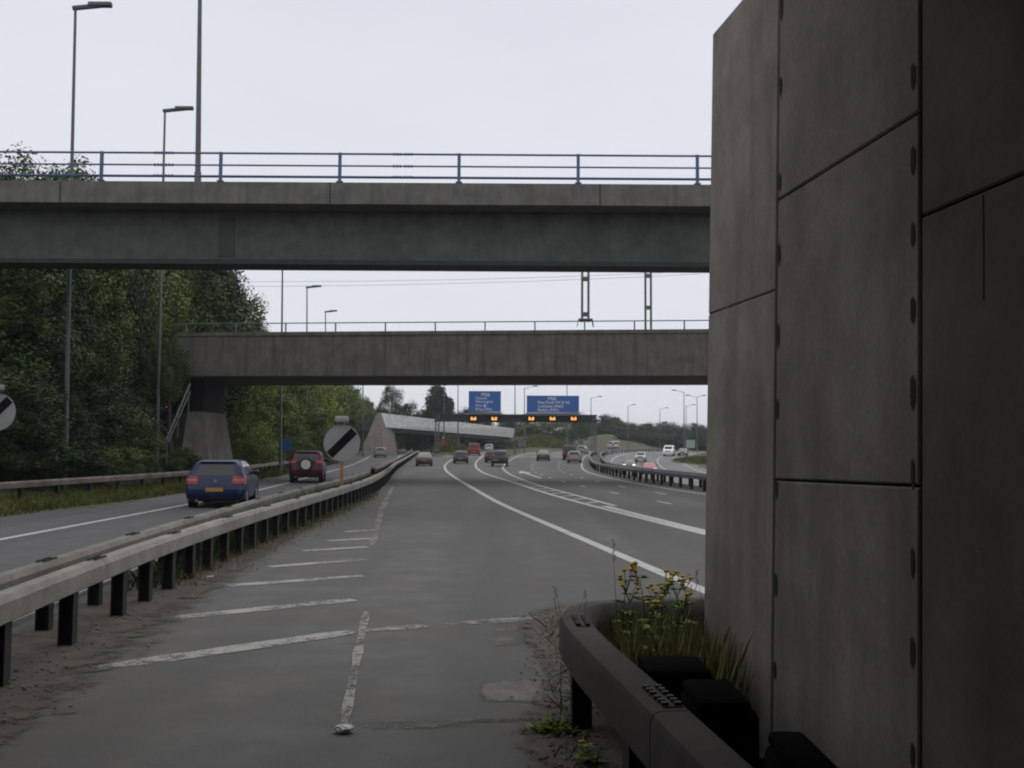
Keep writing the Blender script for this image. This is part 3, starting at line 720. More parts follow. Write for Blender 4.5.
# ------------------------------------------------------------------ sign gantry
YG = 168.0
def text_mesh(name, body, size, mat, parent, loc, align='LEFT'):
    cu = bpy.data.curves.new(name, 'FONT'); cu.body = body; cu.size = size; cu.align_x = align; cu.extrude = .01
    to = bpy.data.objects.new(name, cu); C.objects.link(to); bpy.context.view_layer.update()
    me = bpy.data.meshes.new_from_object(to.evaluated_get(bpy.context.evaluated_depsgraph_get()))
    bpy.data.objects.remove(to); me.materials.clear(); me.materials.append(mat); me.name = name
    o = link(name, me, parent); o.location = loc; o.rotation_euler = (R(90), 0, 0); return o
gl = gx(437, YG); gr = gx(594.5, YG); zb0, zb1 = at(515, 421.5, YG).z, at(515, 415, YG).z
t = thing('sign_gantry', "dark overhead gantry carrying two blue motorway signs and amber signals", 'sign gantry', (0, YG, 0))
for p, wd in ((gl, .55), (gr, .45)):
    b_ = MB(); zt = zb1 + (.0 if p is gr else 5.2 * 0)
    for sx in (-1, 1):
        for sy in (-1, 1): b_.box((p.x + sx * wd / 2, sy * .4, (p.z + zt) / 2), (.12, .12, zt - p.z))
    z = p.z + .6
    while z < zt - .6:
        b_.box((p.x, -.4, z), (wd, .08, .1)); b_.tube((p.x - wd / 2, -.4, z), (p.x + wd / 2, -.4, z + 1.0), .05, n=4); z += 1.0
    b_.box((p.x, 0, p.z + .3), (wd + .4, 1.3, .6)); b_.build('leg', M['galv_dark'], t)
b_ = MB(); xa, xb = gl.x - .5, gr.x + .4
for y_ in (-.7, .7):
    for z in (zb0, zb1): b_.box(((xa + xb) / 2, y_, z), (xb - xa, .16, .18))
    x = xa; k = 0
    while x < xb - .1:
        x2 = min(xb, x + 1.1); b_.tube((x, y_, zb0 if k % 2 else zb1), (x2, y_, zb1 if k % 2 else zb0), .06, n=4); x = x2; k += 1
b_.box(((xa + xb) / 2, 0, zb0 - .02), (xb - xa, 1.3, .05)); b_.box(((xa + xb) / 2, .78, (zb0 + zb1) / 2), (xb - xa, .03, zb1 - zb0)); b_.build('truss_beam', M['dark_steel'], t)
def sign(px0, px1, py0, py1, lines_, plane=None):
    A, B = at(px0, py0, YG - 1), at(px1, py1, YG - 1); wd, hh = B.x - A.x, A.z - B.z
    b_ = MB(); b_.cbox(((A.x + B.x) / 2, -1.06, (A.z + B.z) / 2), (wd, .1, hh), .02); sp = b_.build('sign_panel', M['sign_blue'], t)
    b_ = MB()
    for (cx_, cz_, dx_, dz_) in ((0, hh / 2 - .09, wd - .1, .06), (0, -hh / 2 + .09, wd - .1, .06), (-wd / 2 + .08, 0, .06, hh - .24), (wd / 2 - .08, 0, .06, hh - .24)):
        b_.box(((A.x + B.x) / 2 + cx_, -1.117, (A.z + B.z) / 2 + cz_), (dx_, .012, dz_))
    b_.build('border', M['sign_blue'], sp)
    for body, fx, fz, size in lines_: text_mesh('lettering', body, size, M['letter'], sp, (A.x + wd * fx, -1.125, A.z - hh * fz))
    if plane:
        cx_, cz_ = A.x + wd * plane[0], A.z - hh * plane[1]; k = plane[2]; b_ = MB()
        out = [(0, .5), (.06, .4), (.07, .15), (.5, -.1), (.5, -.18), (.07, -.05), (.05, -.32), (.18, -.43), (.18, -.5), (0, -.45)]
        out = out + [(-x, z) for x, z in out[-2:0:-1]]
        b_.v = [(cx_ + x * k, -1.125, cz_ + z * k) for x, z in out]; b_.f = [tuple(range(len(out)))]; b_.build('aircraft_symbol', M['letter'], sp)
    b_ = MB(); b_.box(((A.x + B.x) / 2, -1.3, B.z - .27), (wd + .3, .8, .42)); b_.build('walkway', M['galv'], t)
sign(468.8, 500.8, 391, 412, [("M56", .38, .25, .85), ("Chester", .21, .40, .62), ("Warrington", .21, .565, .62), ("M'cr", .21, .755, .62), ("B'ham (M6)", .21, .93, .60)], (.5, .70, .75))
sign(526.8, 579, 395.5, 412.8, [("M60", .40, .27, .80), ("Ring Road (W & N)", .21, .47, .66), ("Liverpool (M62)", .21, .70, .66), ("Bolton (M61)", .21, .92, .66)])
for px in (473.5, 494.3, 531.3, 552.5, 573.6):
    p = at(px, 418.6, YG - 1.3); b_ = MB(); b_.cbox((p.x, -1.35, p.z), (1.55, .35, 1.2), .06); sg = b_.build('lane_signal', M['sign_black'], t)
    b_ = MB(); b_.box((p.x - .3, -1.53, p.z), (.32, .02, .52)); b_.box((p.x + .3, -1.53, p.z), (.32, .02, .52)); b_.box((p.x, -1.53, p.z - .12), (.26, .018, .26)); b_.build('amber_lamps', M['amber'], sg)

# ------------------------------------------------------------------ road signs, bollards
def nsl_sign(px, py, Y, r, label, postmat):
    c = at(px, py, Y); gz = H(c.x, Y); o_ = Vector((c.x, Y, gz)); t = thing('road_sign', label, 'road sign', o_); z = c.z - gz
    b_ = MB(); b_.tube((0, .05, 0), (0, .05, z + r + .1), .05, n=10); b_.build('post', postmat, t, 40)
    b_ = MB(); b_.tube((0, -.02, z), (0, .0, z), r, n=40); b_.build('disc', M['sign_white'], t, 40)
    b_ = MB(); L_ = math.sqrt(r * r - .14 ** 2) * .97; d = Vector((math.cos(R(45)), 0, math.sin(R(45)))); s_ = Vector((-d.z, 0, d.x))
    wv = .14 * r / .6; vs = [Vector((0, -.026, z)) + d * a * L_ + s_ * b2 * wv for a, b2 in ((-1, -1), (1, -1), (1, 1), (-1, 1))]
    b_.add(vs, [(0, 1, 2, 3)]); b_.build('black_stripe', M['sign_black'], t)
    b_ = MB(); b_.cbox((0, -.1, z + r + .18), (.42, .34, .2), .05); ln_ = b_.build('sign_lantern', M['sign_white'], t, 40)
    b_ = MB(); b_.tube((0, .05, z + r), (0, -.05, z + r + .12), .03, n=6); b_.build('bracket', M['galv_dark'], t)
nsl_sign(342, 443, 33, .6, "white round end of limit sign with black stripe between the two rails", M['orange'])
nsl_sign(-3, 412, 33, .62, "white round end of limit sign with black stripe at the dark wood's edge", M['galv'])
def bollard(px, Y, h_, w_, label, top):
    p = gx(px, Y); t = thing('marker_post', label, 'marker post', p)
    b_ = MB(); b_.cbox((0, 0, h_ * .31), (w_, w_ * .7, h_ * .62), .02); b_.build('body', M['redpaint' if top else 'orange'], t)
    if top:
        b_ = MB(); b_.cbox((0, 0, h_ * .74), (w_ * .95, w_ * .6, h_ * .24), .02); b_.build('reflector_band', M['sign_black'], t)
        b_ = MB(); b_.cbox((0, 0, h_ * .93), (w_ * .95, w_ * .6, h_ * .14), .02); b_.build('cap', M['sign_white'], t)
    else:
        b_ = MB(); b_.tube((0, 0, h_ * .6), (0, 0, h_), w_ * .3, w_ * .2, n=8); b_.build('cap', M['orange'], t)
bollard(372.5, 46.5, 1.05, .2, "dark and red marker post with white cap between the rails", True)
bollard(352, 42, .8, .13, "small orange marker stub near the striped sign", False)
def small_sign(px, py, Y, wd, hh, mat, label, gnd=None):
    c = at(px, py, Y); gz = H(c.x, Y); t = thing('roadside_sign', label, 'road sign', (c.x, Y, gz)); z = c.z - gz
    b_ = MB(); b_.cbox((0, -.04, z), (wd, .04, hh), .01); b_.build('panel', mat, t)
    b_ = MB()
    for sx in (-.3, .3): b_.tube((sx * wd, .03, 0), (sx * wd, .03, z + hh / 2), .04, n=6)
    b_.build('posts', M['galv'], t)
small_sign(286.5, 445, 74, .75, .75, M['sign_blue'], "small plain blue square sign on the left grass bank")
small_sign(690.5, 444, 215, 1.9, 1.7, M['sign_green'], "pale green board on the grass island at the far right")
small_sign(522, 443, 205, 1.7, 1.5, M['galv'], "grey blue board at the foot of the white bridge's right end")
# red and white marker with lamp on the grass nose by the gantry leg
p = gx(443, 172); t = thing('nose_marker', "red and white marker panel on the grassy nose below the gantry", 'marker', p)
b_ = MB(); b_.box((0, 0, .9), (1.0, .06, 1.3), 0, .7); b_.build('panel', M['redpaint'], t)
b_ = MB(); b_.cbox((0, 0, 1.85), (.5, .3, .4), .05); b_.build('lamp', M['sign_white'], t)
b_ = MB(); b_.tube((0, .06, 0), (0, .06, 1.7), .05, n=6); b_.build('post', M['galv'], t)

# ------------------------------------------------------------------ lighting columns
def lamp(px, py, Y, label, arms=((1, 1.5),), base=None, r=.1, flat=True, tilt=.08, px_base=None):
    top = at(px, py, Y); bx = at(px_base if px_base else px, 449, Y).x
    gz = H(bx, Y) if base is None else base
    t = thing('street_lamp', label, 'street lamp', (bx, Y, gz), 0, "lighting columns along the motorway"); hh = top.z - gz; dx = top.x - bx
    b_ = MB(); b_.tube((0, 0, -.2), (dx * .12, 0, hh * .12), r * 1.25, r * 1.2, n=10); b_.tube((dx * .12, 0, hh * .12), (dx, 0, hh), r * 1.0, r * .55, n=10); b_.build('column', M['galv'], t, 40)
    for sg, al in arms:
        b_ = MB()
        if flat:
            b_.tube((dx - sg * .1, 0, hh - .05), (dx + sg * al, 0, hh + tilt * al), .1, .1, n=6)
            b_.cbox((dx + sg * al * .68, 0, hh + tilt * al * .6 + .03), (al * .62, .3, .16), .03); b_.build('lantern', M['galv'], t, 40)
        else:
            b_.tube((dx, 0, hh - .1), (dx + sg * al, 0, hh + .35), .05, .04, n=6); b_.build('arm', M['galv_dark'], t, 40)
            b_ = MB(); b_.cbox((dx + sg * (al + .3), 0, hh + .36), (.9, .3, .2), .06); b_.build('lantern', M['galv'], t, 40)
lamp(75.5, 7, 39, "tall street lamp nearest on the left above the bridge, flat lantern pointing right", ((1, 1.45),), px_base=66, r=.095)
lamp(165, 110, 52, "second street lamp on the left, its lantern ending at the thick column", ((1, 1.5),), px_base=157, r=.095)
lamp(307, 287, 97, "street lamp with flat lantern over the second bridge, left one of two", ((1, 1.4),), r=.1)
lamp(325.5, 311.5, 120, "shorter looking street lamp over the second bridge, right one of two", ((1, 1.4),), r=.11)
lamp(283, 215, 72, "plain lamp column between the bridges, its top behind the footbridge", ((1, 1.4),), px_base=281, r=.085)
lamp(201, -95, YB + 3.0, "thick grey column on the footbridge rising out of the picture", ((1, 1.5),), base=zt_ - .25, r=.105, px_base=191)
for px, Y, lab in ((458, 176, "thin lamp column just left of the left blue sign"), (515, 172, "thin lamp column midway between the two blue signs"), (524.5, 190, "thin lamp column at the left edge of the right blue sign"),
                   (567, 178, "lamp column rising behind the right blue sign"), (363, 150, "lamp column left of the white bridge's abutment"), (444, 182, "lamp column beside the dark conifer")):
    lamp(px, 449 - 11.6 / Y * 1000, Y, lab, ((1, 1.8),), r=.12, flat=False)
for px, py, Y, ar, lab in ((591, 398, 228, ((1, 1.8),), "lamp column right of the right blue sign, arm pointing right"), (628, 406, 255, ((1, 1.2),), "solitary lamp column over the middle of the far wood"),
                           (660, 409, 280, ((1, 1.6),), "faint lamp column over the far wood, arm pointing right"), (684, 392, 200, ((-1, 1.7),), "tall lamp column at far right with arm pointing left"),
                           (686, 406, 262, ((1, 1.7),), "short lamp column at far right with arm pointing right"), (697, 397, 216, ((-1, 1.7), (1, 1.2)), "double armed lamp column nearest the concrete wall's edge")):
    lamp(px, py, Y, lab, ar, r=.12, flat=False)

# ------------------------------------------------------------------ vegetation
def crown_mesh(name, seed, mat, n_cl=260, per=170, leaf=.062, kind='round', spread=.24):
    rg = np.random.default_rng(seed)
    if kind == 'cone':
        z = 1 - 2 * rg.random(n_cl) ** .75; z = np.clip(z, -1, 1); rad = (1 - z) / 2 * (.55 + .45 * rg.random(n_cl)); a = rg.random(n_cl) * 2 * np.pi
        cen = np.stack([rad * np.cos(a), rad * np.sin(a), z], 1)
    else:
        d = rg.normal(size=(n_cl, 3)); d /= np.linalg.norm(d, axis=1)[:, None]
        lob = rg.normal(size=(7, 3)); lob /= np.linalg.norm(lob, axis=1)[:, None]
        bulge = .74 + .30 * np.max(np.clip(d @ lob.T, 0, 1) ** 3, axis=1)
        rr = (.35 + .65 * rg.random(n_cl) ** .5) * bulge
        cen = d * rr[:, None]
    N = n_cl * per
    cs = np.repeat(cen, per, 0); cr_ = np.repeat(.6 + .8 * rg.random(n_cl), per)
    dd = rg.normal(size=(N, 3)); dd /= np.linalg.norm(dd, axis=1)[:, None]
    pts = cs + dd * (rg.random(N) ** .45)[:, None] * spread * cr_[:, None] * np.array([1, 1, .72])
    out = pts - cs; out /= np.linalg.norm(out, axis=1)[:, None] + 1e-6
    nrm = rg.normal(size=(N, 3)) * .55 + out * 1.1 + pts * .5 + np.array([0, 0, .35]); nrm /= np.linalg.norm(nrm, axis=1)[:, None]
    a = np.cross(nrm, rg.normal(size=(N, 3))); a /= np.linalg.norm(a, axis=1)[:, None]; b_ = np.cross(nrm, a)
    if kind == 'round': a = a * np.array([1, 1, .5]); b_ = b_ * np.array([1, 1, .5])
    s_ = leaf * (.55 + .9 * rg.random(N))[:, None]
    V = np.stack([pts - a * s_, pts - b_ * s_ * .55, pts + a * s_, pts + b_ * s_ * .55], 1).reshape(-1, 3)
    return npmesh(name, V, np.arange(N * 4).reshape(-1, 4), mat)
CR = {k: [crown_mesh('crown', 10 * i + 3 * j + 1, M[mt], kind=kd, n_cl=ncl, leaf=lf) for j in range(nv)] for i, (k, mt, kd, nv, ncl, lf) in enumerate((
    ('dark', 'leaf_dark', 'round', 3, 115, .034), ('mid', 'leaf_mid', 'round', 3, 110, .032), ('light', 'leaf_light', 'round', 2, 110, .032), ('conifer', 'leaf_conifer', 'cone', 2, 130, .05)))}
def trunk_mesh(seed):
    rg = random.Random(seed); b_ = MB(); p = Vector((0, 0, -.06)); r = .05
    for k in range(5):
        q = Vector((p.x + rg.uniform(-.03, .03), p.y + rg.uniform(-.03, .03), p.z + .2)); b_.tube(p, q, r, r * .78, n=8, cap=False)
        if k > 0:
            for _ in range(2):
                a = rg.random() * 6.28; b_.tube(q, q + Vector((math.cos(a) * .22, math.sin(a) * .22, .16)), r * .5, r * .12, n=5, cap=False)
        p = q; r *= .78
    return b_.build('trunk', M['bark'], None, 60)
TM = []
for k in range(3):
    o_ = trunk_mesh(k); TM.append(o_.data); bpy.data.objects.remove(o_)
TREE_N = [0]
def tree(x, y, top, rad, kind, label, cat='tree', name='broadleaf_tree', group=None, low=.06, gz=None):
    gz = H(x, y) if gz is None else gz; hh = top - gz; k = TREE_N[0]; TREE_N[0] += 1
    t = thing(name, label, cat, (x, y, gz), random.uniform(0, 6.28), group)
    me = CR[kind][k % len(CR[kind])]; c = link('crown', me, t); z0 = hh * low; c.location = (0, 0, (z0 + hh) / 2); c.scale = (rad * 1.12, rad * 1.12, (hh - z0) / 2 * 1.08)
    tr = link('trunk', TM[k % 3], t); tr.scale = (hh * .62, hh * .62, hh * .85)
    return t
def wood(lst, label, group, name='broadleaf_tree', cat='tree'):
    for px, Y, ytop, rad, kind in lst:
        p = at(px, ytop, Y); tree(p.x, Y, p.z, rad, kind, label, cat, name, group)
# left wood, behind and between the two bridges
wood([(-30, 44, 172, 3.4, 'dark'), (24, 46, 171, 3.0, 'mid'), (60, 48, 170, 2.6, 'mid'), (5, 52, 166, 3.4, 'dark'), (93, 51, 172, 2.4, 'dark'), (45, 52, 164, 2.8, 'mid')],
     "tall broadleaf tree topping the footbridge deck at the far left", "trees of the wood left of the bridges")
wood([(38, 43.5, 215, 2.3, 'dark'), (0, 40.5, 225, 2.5, 'mid'), (92, 48.5, 215, 2.2, 'mid'), (100, 55, 225, 2.5, 'dark'), (122, 58, 225, 2.6, 'mid'), (160, 65, 228, 2.8, 'mid'), (138, 60, 235, 2.6, 'mid'), (205, 68, 240, 3.6, 'dark'), (222, 72, 262, 3.2, 'mid'), (190, 76, 230, 3.6, 'mid'), (236, 78, 282, 3.1, 'light'), (145, 68, 235, 3.2, 'dark'), (62, 46, 300, 2.2, 'mid'), (95, 50, 290, 2.0, 'dark'), (20, 42, 310, 2.2, 'dark')],
     "broadleaf tree in the dense wood filling the gap between the two bridges at left", "trees of the wood left of the bridges")
wood([(16, 38, 370, 2.0, 'dark'), (48, 40.5, 395, 1.9, 'dark'), (84, 43, 380, 1.9, 'dark'), (104, 45, 392, 1.7, 'mid'), (122, 48, 385, 1.5, 'dark'), (132, 49, 415, 1.3, 'mid'), (-20, 36, 360, 2.2, 'dark'), (30, 37.5, 430, 1.6, 'dark'), (70, 40, 432, 1.6, 'dark'), (105, 43, 438, 1.5, 'mid'), (0, 36.5, 440, 1.4, 'dark'), (128, 47, 445, 1.2, 'mid'), (120, 57, 385, 2.2, 'dark'), (170, 68, 370, 2.8, 'dark'), (208, 74, 380, 2.4, 'mid'), (150, 56, 440, 1.1, 'mid'), (183, 52, 446, .8, 'mid'), (197, 52.2, 455, .7, 'dark'), (174, 51.6, 452, .7, 'mid')],
     "dark shrub on the bank above the rusty rail at left", "shrubs on the left bank", 'bank_shrub', 'shrub')
wood([(252, 86, 352, 3.0, 'light'), (246, 76, 372, 2.3, 'light'), (268, 90, 345, 3.3, 'mid'), (290, 98, 352, 3.3, 'mid'), (312, 108, 360, 3.6, 'light'), (330, 118, 370, 3.6, 'mid'), (342, 130, 380, 2.8, 'mid'), (346, 142, 386, 2.6, 'dark'), (353, 168, 392, 2.4, 'mid'), (362, 186, 396, 2.6, 'mid'), (371, 192, 400, 2.6, 'dark'), (378, 205, 405, 2.6, 'dark'), (280, 86, 395, 2.4, 'light'), (305, 98, 402, 2.4, 'mid'), (328, 112, 408, 2.4, 'light'), (340, 128, 415, 1.8, 'mid'), (246, 70, 415, 1.7, 'light'), (262, 78, 428, 1.6, 'light'), (298, 92, 432, 1.5, 'mid'), (320, 106, 436, 1.5, 'light'), (344, 150, 402, 2.2, 'dark'), (330, 145, 384, 3.4, 'mid')],
     "lighter green tree on the left bank beyond the second bridge", "trees on the left bank beyond the second bridge")
p = at(172, 338, 53); tree(p.x, 53, p.z, 1.05, 'mid', "slender leafy tree overlapping the left end of the second bridge", low=.52)
p = at(392, 383, 205); tree(p.x, 205, p.z, 3.0, 'dark', "tall dark tree rising behind the left end of the white bridge", low=.1)
p = at(408, 402, 212); tree(p.x, 212, p.z, 3.2, 'dark', "lower rounded tree behind the white bridge, right of the tall dark one", low=.1)
p = at(437, 391, 215); tree(p.x, 215, p.z, 5.2, 'conifer', "pointed dark conifer behind the white bridge and the gantry leg", name='conifer_tree', low=.05)
p = at(447.5, 401, 222); tree(p.x, 222, p.z, 4.2, 'conifer', "smaller ragged conifer just right of the pointed one", name='conifer_tree', low=.05)
wood([(398, 250, 418, 5, 'dark'), (418, 255, 414, 5, 'dark'), (462, 262, 407, 5, 'dark'), (478, 268, 410, 5, 'dark'), (500, 275, 413, 5, 'dark'), (386, 235, 412, 4.5, 'dark'), (440, 262, 414, 5, 'dark')],
     "dim green tree in the far belt behind the white bridge", "trees in the belt behind the white bridge")
wood([(400, 226, 436, 4, 'dark'), (424, 226, 436, 4, 'dark'), (448, 232, 438, 4, 'dark'), (470, 238, 438, 4, 'dark'), (494, 246, 440, 4, 'dark'), (378, 218, 436, 4, 'dark')],
     "dim shrub seen under the white bridge", "shrubs seen under the white bridge", 'shrub', 'shrub')
wood([(530, 255, 424, 3.8, 'mid'), (542, 262, 420, 4, 'mid'), (556, 268, 418, 3.8, 'mid'), (520, 272, 414, 4, 'dark'), (572, 285, 412, 4.5, 'mid'), (515, 262, 428, 3, 'mid')],
     "bushy green tree on the grass bank under the right blue sign", "trees on the bank under the right blue sign")
wood([(588, 335, 415, 5.5, 'dark'), (600, 345, 414, 5.5, 'dark'), (612, 350, 418, 6, 'dark'), (624, 340, 421, 6, 'dark'), (637, 345, 422, 6, 'dark'), (650, 335, 422.5, 6, 'dark'), (662, 345, 421, 6, 'dark'), (673, 340, 424, 6, 'dark'), (683, 345, 427, 6, 'dark'), (694, 335, 423, 6, 'dark'), (706, 345, 424, 6, 'dark'), (718, 335, 424, 6, 'dark'), (730, 345, 422, 6, 'dark'), (630, 300, 432, 5, 'dark'), (655, 300, 433, 5, 'dark'), (676, 298, 433, 5, 'dark'), (700, 300, 432, 5, 'dark'), (612, 372, 416, 6, 'dark')],
     "dark tree in the far wood along the oncoming carriageway", "trees of the far wood at right")
# distant tree belt closing the horizon, and one added behind the camera
rg = np.random.default_rng(5)
def belt(name, x0, x1, y0, y1, hgt, n, mat, leaf):
    X = rg.uniform(x0, x1, n); Y = rg.uniform(y0, y1, n); top = hgt * (.6 + .25 * np.sin(X * .05) + .22 * np.sin(X * .23 + 1) + .12 * np.sin(X * .71))
    Z = rg.random(n) ** .7 * top + 1.0
    pts = np.stack([X, Y, Z], 1); nrm = rg.normal(size=(n, 3)); nrm /= np.linalg.norm(nrm, axis=1)[:, None]
    a = np.cross(nrm, rg.normal(size=(n, 3))); a /= np.linalg.norm(a, axis=1)[:, None]; b2 = np.cross(nrm, a); s_ = leaf * (.5 + rg.random(n))[:, None]
    V = np.stack([pts - a * s_, pts - b2 * s_ * .6, pts + a * s_, pts + b2 * s_ * .6], 1).reshape(-1, 3)
    stuff(link(name, npmesh(name, V, np.arange(n * 4).reshape(-1, 4), mat)))
belt('added_wood_behind', -140, 140, -90, -66, 15, 15000, M['leaf_dark'], 1.1)  # unseen belt behind the camera, added to darken reflections and under-deck light
belt('distant_wood', -140, 230, 430, 470, 11, 26000, M['leaf_dark'], .75)

def blades(name, pts, h0, h1, wd, mat, lean=.35, seed=1):
    rg = np.random.default_rng(seed); N = len(pts); pts = np.array(pts); a = rg.random(N) * 6.283; hh = rg.uniform(h0, h1, N)
    dx = np.stack([np.cos(a), np.sin(a), np.zeros(N)], 1) * wd / 2; ln_ = np.stack([rg.normal(size=N) * lean * hh, rg.normal(size=N) * lean * hh, hh], 1)
    V = np.stack([pts - dx, pts + dx, pts + ln_ * .55 + dx * .7, pts + ln_ * np.array([1.0, 1.0, 1]) + ln_ * np.array([.25, .25, 0])], 1).reshape(-1, 3)
    return stuff(link(name, npmesh(name, V, np.arange(N * 4).reshape(-1, 4), mat)))
pts = []
for _ in range(26000):
    y = random.uniform(20, 120) if random.random() < .6 else random.uniform(20, 50)
    x = random.uniform(pl(LBAR, y) - 1.6, pl(LEDGE, y) - .05); pts.append((x, y, H(x, y) - .02))
blades('verge_grass', pts, .1, .36, .035, M['grass'], seed=2)
pts = []
for _ in range(9000):
    y = random.uniform(13, 90); l, r_ = pl(BACK, y) + .1, pl(FRONT, y) - .1; pts.append((random.uniform(l - .2, r_), y, zr(y)))
blades('central_grass', pts, .08, .34, .02, M['leaf_dark'], seed=3)
pts = []
for _ in range(9000):
    y = random.uniform(17, 66); l, r_ = pl(BACK, y) + .14, pl(FRONT, y) - .2
    if r_ > l + .1: pts.append((random.uniform(l, r_), y, zr(y)))
blades('wedge_grass', pts, .35, .68, .03, M['leaf_dark'], .15, seed=13)
pts = []
for _ in range(5200):
    y = 13 + 27 * random.random() ** .8; x = pl(FRONT, y) + abs(random.gauss(.05, .3)) * random.random() - .1; pts.append((x, y, .01))
blades('rail_weeds', pts, .03, .14, .012, M['grass_dry'], seed=4)
pts = []
for _ in range(4200):
    y = random.uniform(6.3, 7.6); x = random.uniform(.70, 1.6)
    if x < 1.3 + .15 * (7.3 - y): pts.append((x, y, .0))
blades('wall_grass', pts[:3000], .25, .74, .0075, M['grass_tall'], .13, seed=5)
pts = []
for _ in range(1500): pts.append((random.uniform(.78, 1.3), random.uniform(6.35, 7.4), 0))
blades('wall_weeds', pts, .1, .42, .016, M['weed'], .3, seed=15)
pts = []
for _ in range(170):
    y = random.uniform(4.0, 11); x = random.gauss(.42 + .0 * y, .09); pts.append((x, y, .01))
for _ in range(500): pts.append((random.gauss(.42, .12), random.gauss(4.7, .2), .01))
blades('edge_grass', pts, .03, .15, .008, M['grass_dry'], .5, seed=6)
pts = [(33 + 6 * u, 166 + 10.5 * v, H(33 + 6 * u, 166 + 10.5 * v) + .5 * min(1, (1 - math.hypot(u, v)) * 2.5)) for u, v in ((random.uniform(-1, 1), random.uniform(-1, 1)) for _ in range(9000)) if u * u + v * v < 1]
blades('island_grass', pts, .15, .45, .14, M['grass'], seed=8)
pts = []
for _ in range(9000):
    x, y = random.uniform(-3, 16), random.uniform(225, 262)
    if H(x, y) - zr(y) > .5: pts.append((x, y, H(x, y)))
for _ in range(2500):
    x, y = random.gauss(-11.5, 1.6), random.uniform(168, 195); pts.append((x, y, H(x, y)))
blades('bank_grass', pts, .3, .9, .22, M['grass'], seed=9)
# grass island at the far right
b_ = MB(); isl = [(26.5 + 13 * (.5 + .5 * math.cos(a)), 166 + 11 * math.sin(a)) for a in np.linspace(0, 6.283, 28)[:-1]]
b_.v = [(x, y, H(x, y) + .02) for x, y in isl] + [(33 + (x - 33) * .6, 166 + (y - 166) * .6, H(x, y) + .5) for x, y in isl]; n_ = len(isl)
b_.f = [(k, (k + 1) % n_, n_ + (k + 1) % n_, n_ + k) for k in range(n_)] + [tuple(range(n_, 2 * n_))]
struct(b_.build('grass_island', M['ground'], smooth=60))

# ragwort and tall weeds behind the near rail
def ragwort(seed, hh):
    rg = random.Random(seed); t = thing('ragwort_plant', "yellow flowered ragwort", 'plant')
    st = MB(); lf = MB(); heads = []
    p = Vector((0, 0, 0))
    for k in range(6):
        q = p + Vector((rg.uniform(-.03, .03), rg.uniform(-.03, .03), hh / 6)); st.tube(p, q, .006 - k * .0006, .0055 - k * .0006, n=5, cap=False)
        for _ in range(8):
            a = rg.random() * 6.28; L_ = rg.uniform(.08, .17) * (1 - k * .1); d = Vector((math.cos(a), math.sin(a), .35)) * L_; s_ = Vector((-math.sin(a), math.cos(a), 0)) * L_ * .2
            m_ = q + d * .5; lf.add([q, m_ + s_, q + d - Vector((0, 0, .02)), m_ - s_], [(0, 1, 2, 3)])
        p = q
    for _ in range(4):
        a = rg.random() * 6.28; q = p + Vector((math.cos(a) * .055, math.sin(a) * .055, rg.uniform(.02, .09))); st.tube(p - Vector((0, 0, .05)), q, .003, .002, n=4, cap=False); heads.append(q)
    st.build('stem', M['stem'], t); lf.build('leaves', M['weed'], t)
    for q in heads:
        b2 = MB(); n2 = 10; b2.v = [(q.x + math.cos(6.283 * k / n2) * (.022 if k % 2 else .014), q.y + math.sin(6.283 * k / n2) * (.022 if k % 2 else .014), q.z + .006) for k in range(n2)] + [(q.x, q.y, q.z + .016), (q.x, q.y, q.z - .012)]
        b2.f = [(k, (k + 1) % n2, n2) for k in range(n2)] + [((k + 1) % n2, k, n2 + 1) for k in range(n2)]; b2.build('flower_head', M['yellow'], t)
    return t
RW = [ragwort(k, .62 + .1 * k) for k in range(3)]
spots = [(651, 562, 7.2), (656, 585, 6.9), (648, 583, 7.1), (612, 566, 7.3), (628, 582, 7.1), (696, 573, 7.3), (659, 574, 7.0), (677, 578, 7.4), (640, 596, 6.6), (665, 592, 6.9)]
for k, (px, py, Y) in enumerate(spots):
    p = at(px, py, Y); o_ = RW[k] if k < 3 else copy_tree(RW[k % 3]); h0 = .62 + .1 * (k % 3) + .07
    o_.location = (p.x, Y, 0); sc_ = max(.4, p.z / h0); o_.scale = (1.05, 1.05, sc_); o_.rotation_euler = (0, 0, random.random() * 6)
    o_['label'] = "yellow flowered ragwort among the grass behind the bend of the dark rail"; o_['group'] = "ragwort plants by the near rail"
for px, py, lab in ((590, 756, "small ragwort with yellow flowers under the near end of the dark rail"),):
    o_ = copy_tree(RW[1]); p = G(px - 3, 765); o_.location = (p.x, p.y, 0); o_.scale = (.8, .8, .17); o_['label'] = lab
# thin dry stalks
for k, (px, py, Y) in enumerate(((618, 541, 7.4), (561, 588, 7.0), (668, 573, 7.3), (684, 575, 7.5), (703, 572, 7.2), (580, 592, 7.2))):
    p = at(px, py, Y); b_ = MB(); prev = Vector((0, 0, 0))
    for i in range(5):
        q = Vector((random.uniform(-.012, .012) * i, random.uniform(-.012, .012) * i, p.z * (i + 1) / 5)); b_.tube(prev, q, .004 - i * .0005, .0035 - i * .0005, n=4, cap=False); prev = q
    for i in range(10):
        q = prev - Vector((0, 0, i * .016)); a = random.random() * 6.28; b_.tube(q, q + Vector((math.cos(a) * .02, math.sin(a) * .02, .012)), .004, .002, n=4)
    o_ = b_.build('dry_stalk', M['grass_dry' if k else 'stem']); o_.location = (p.x, Y, 0); tag(o_, "thin dry weed stalk standing above the bend of the dark rail", 'plant', "dry stalks by the near rail")
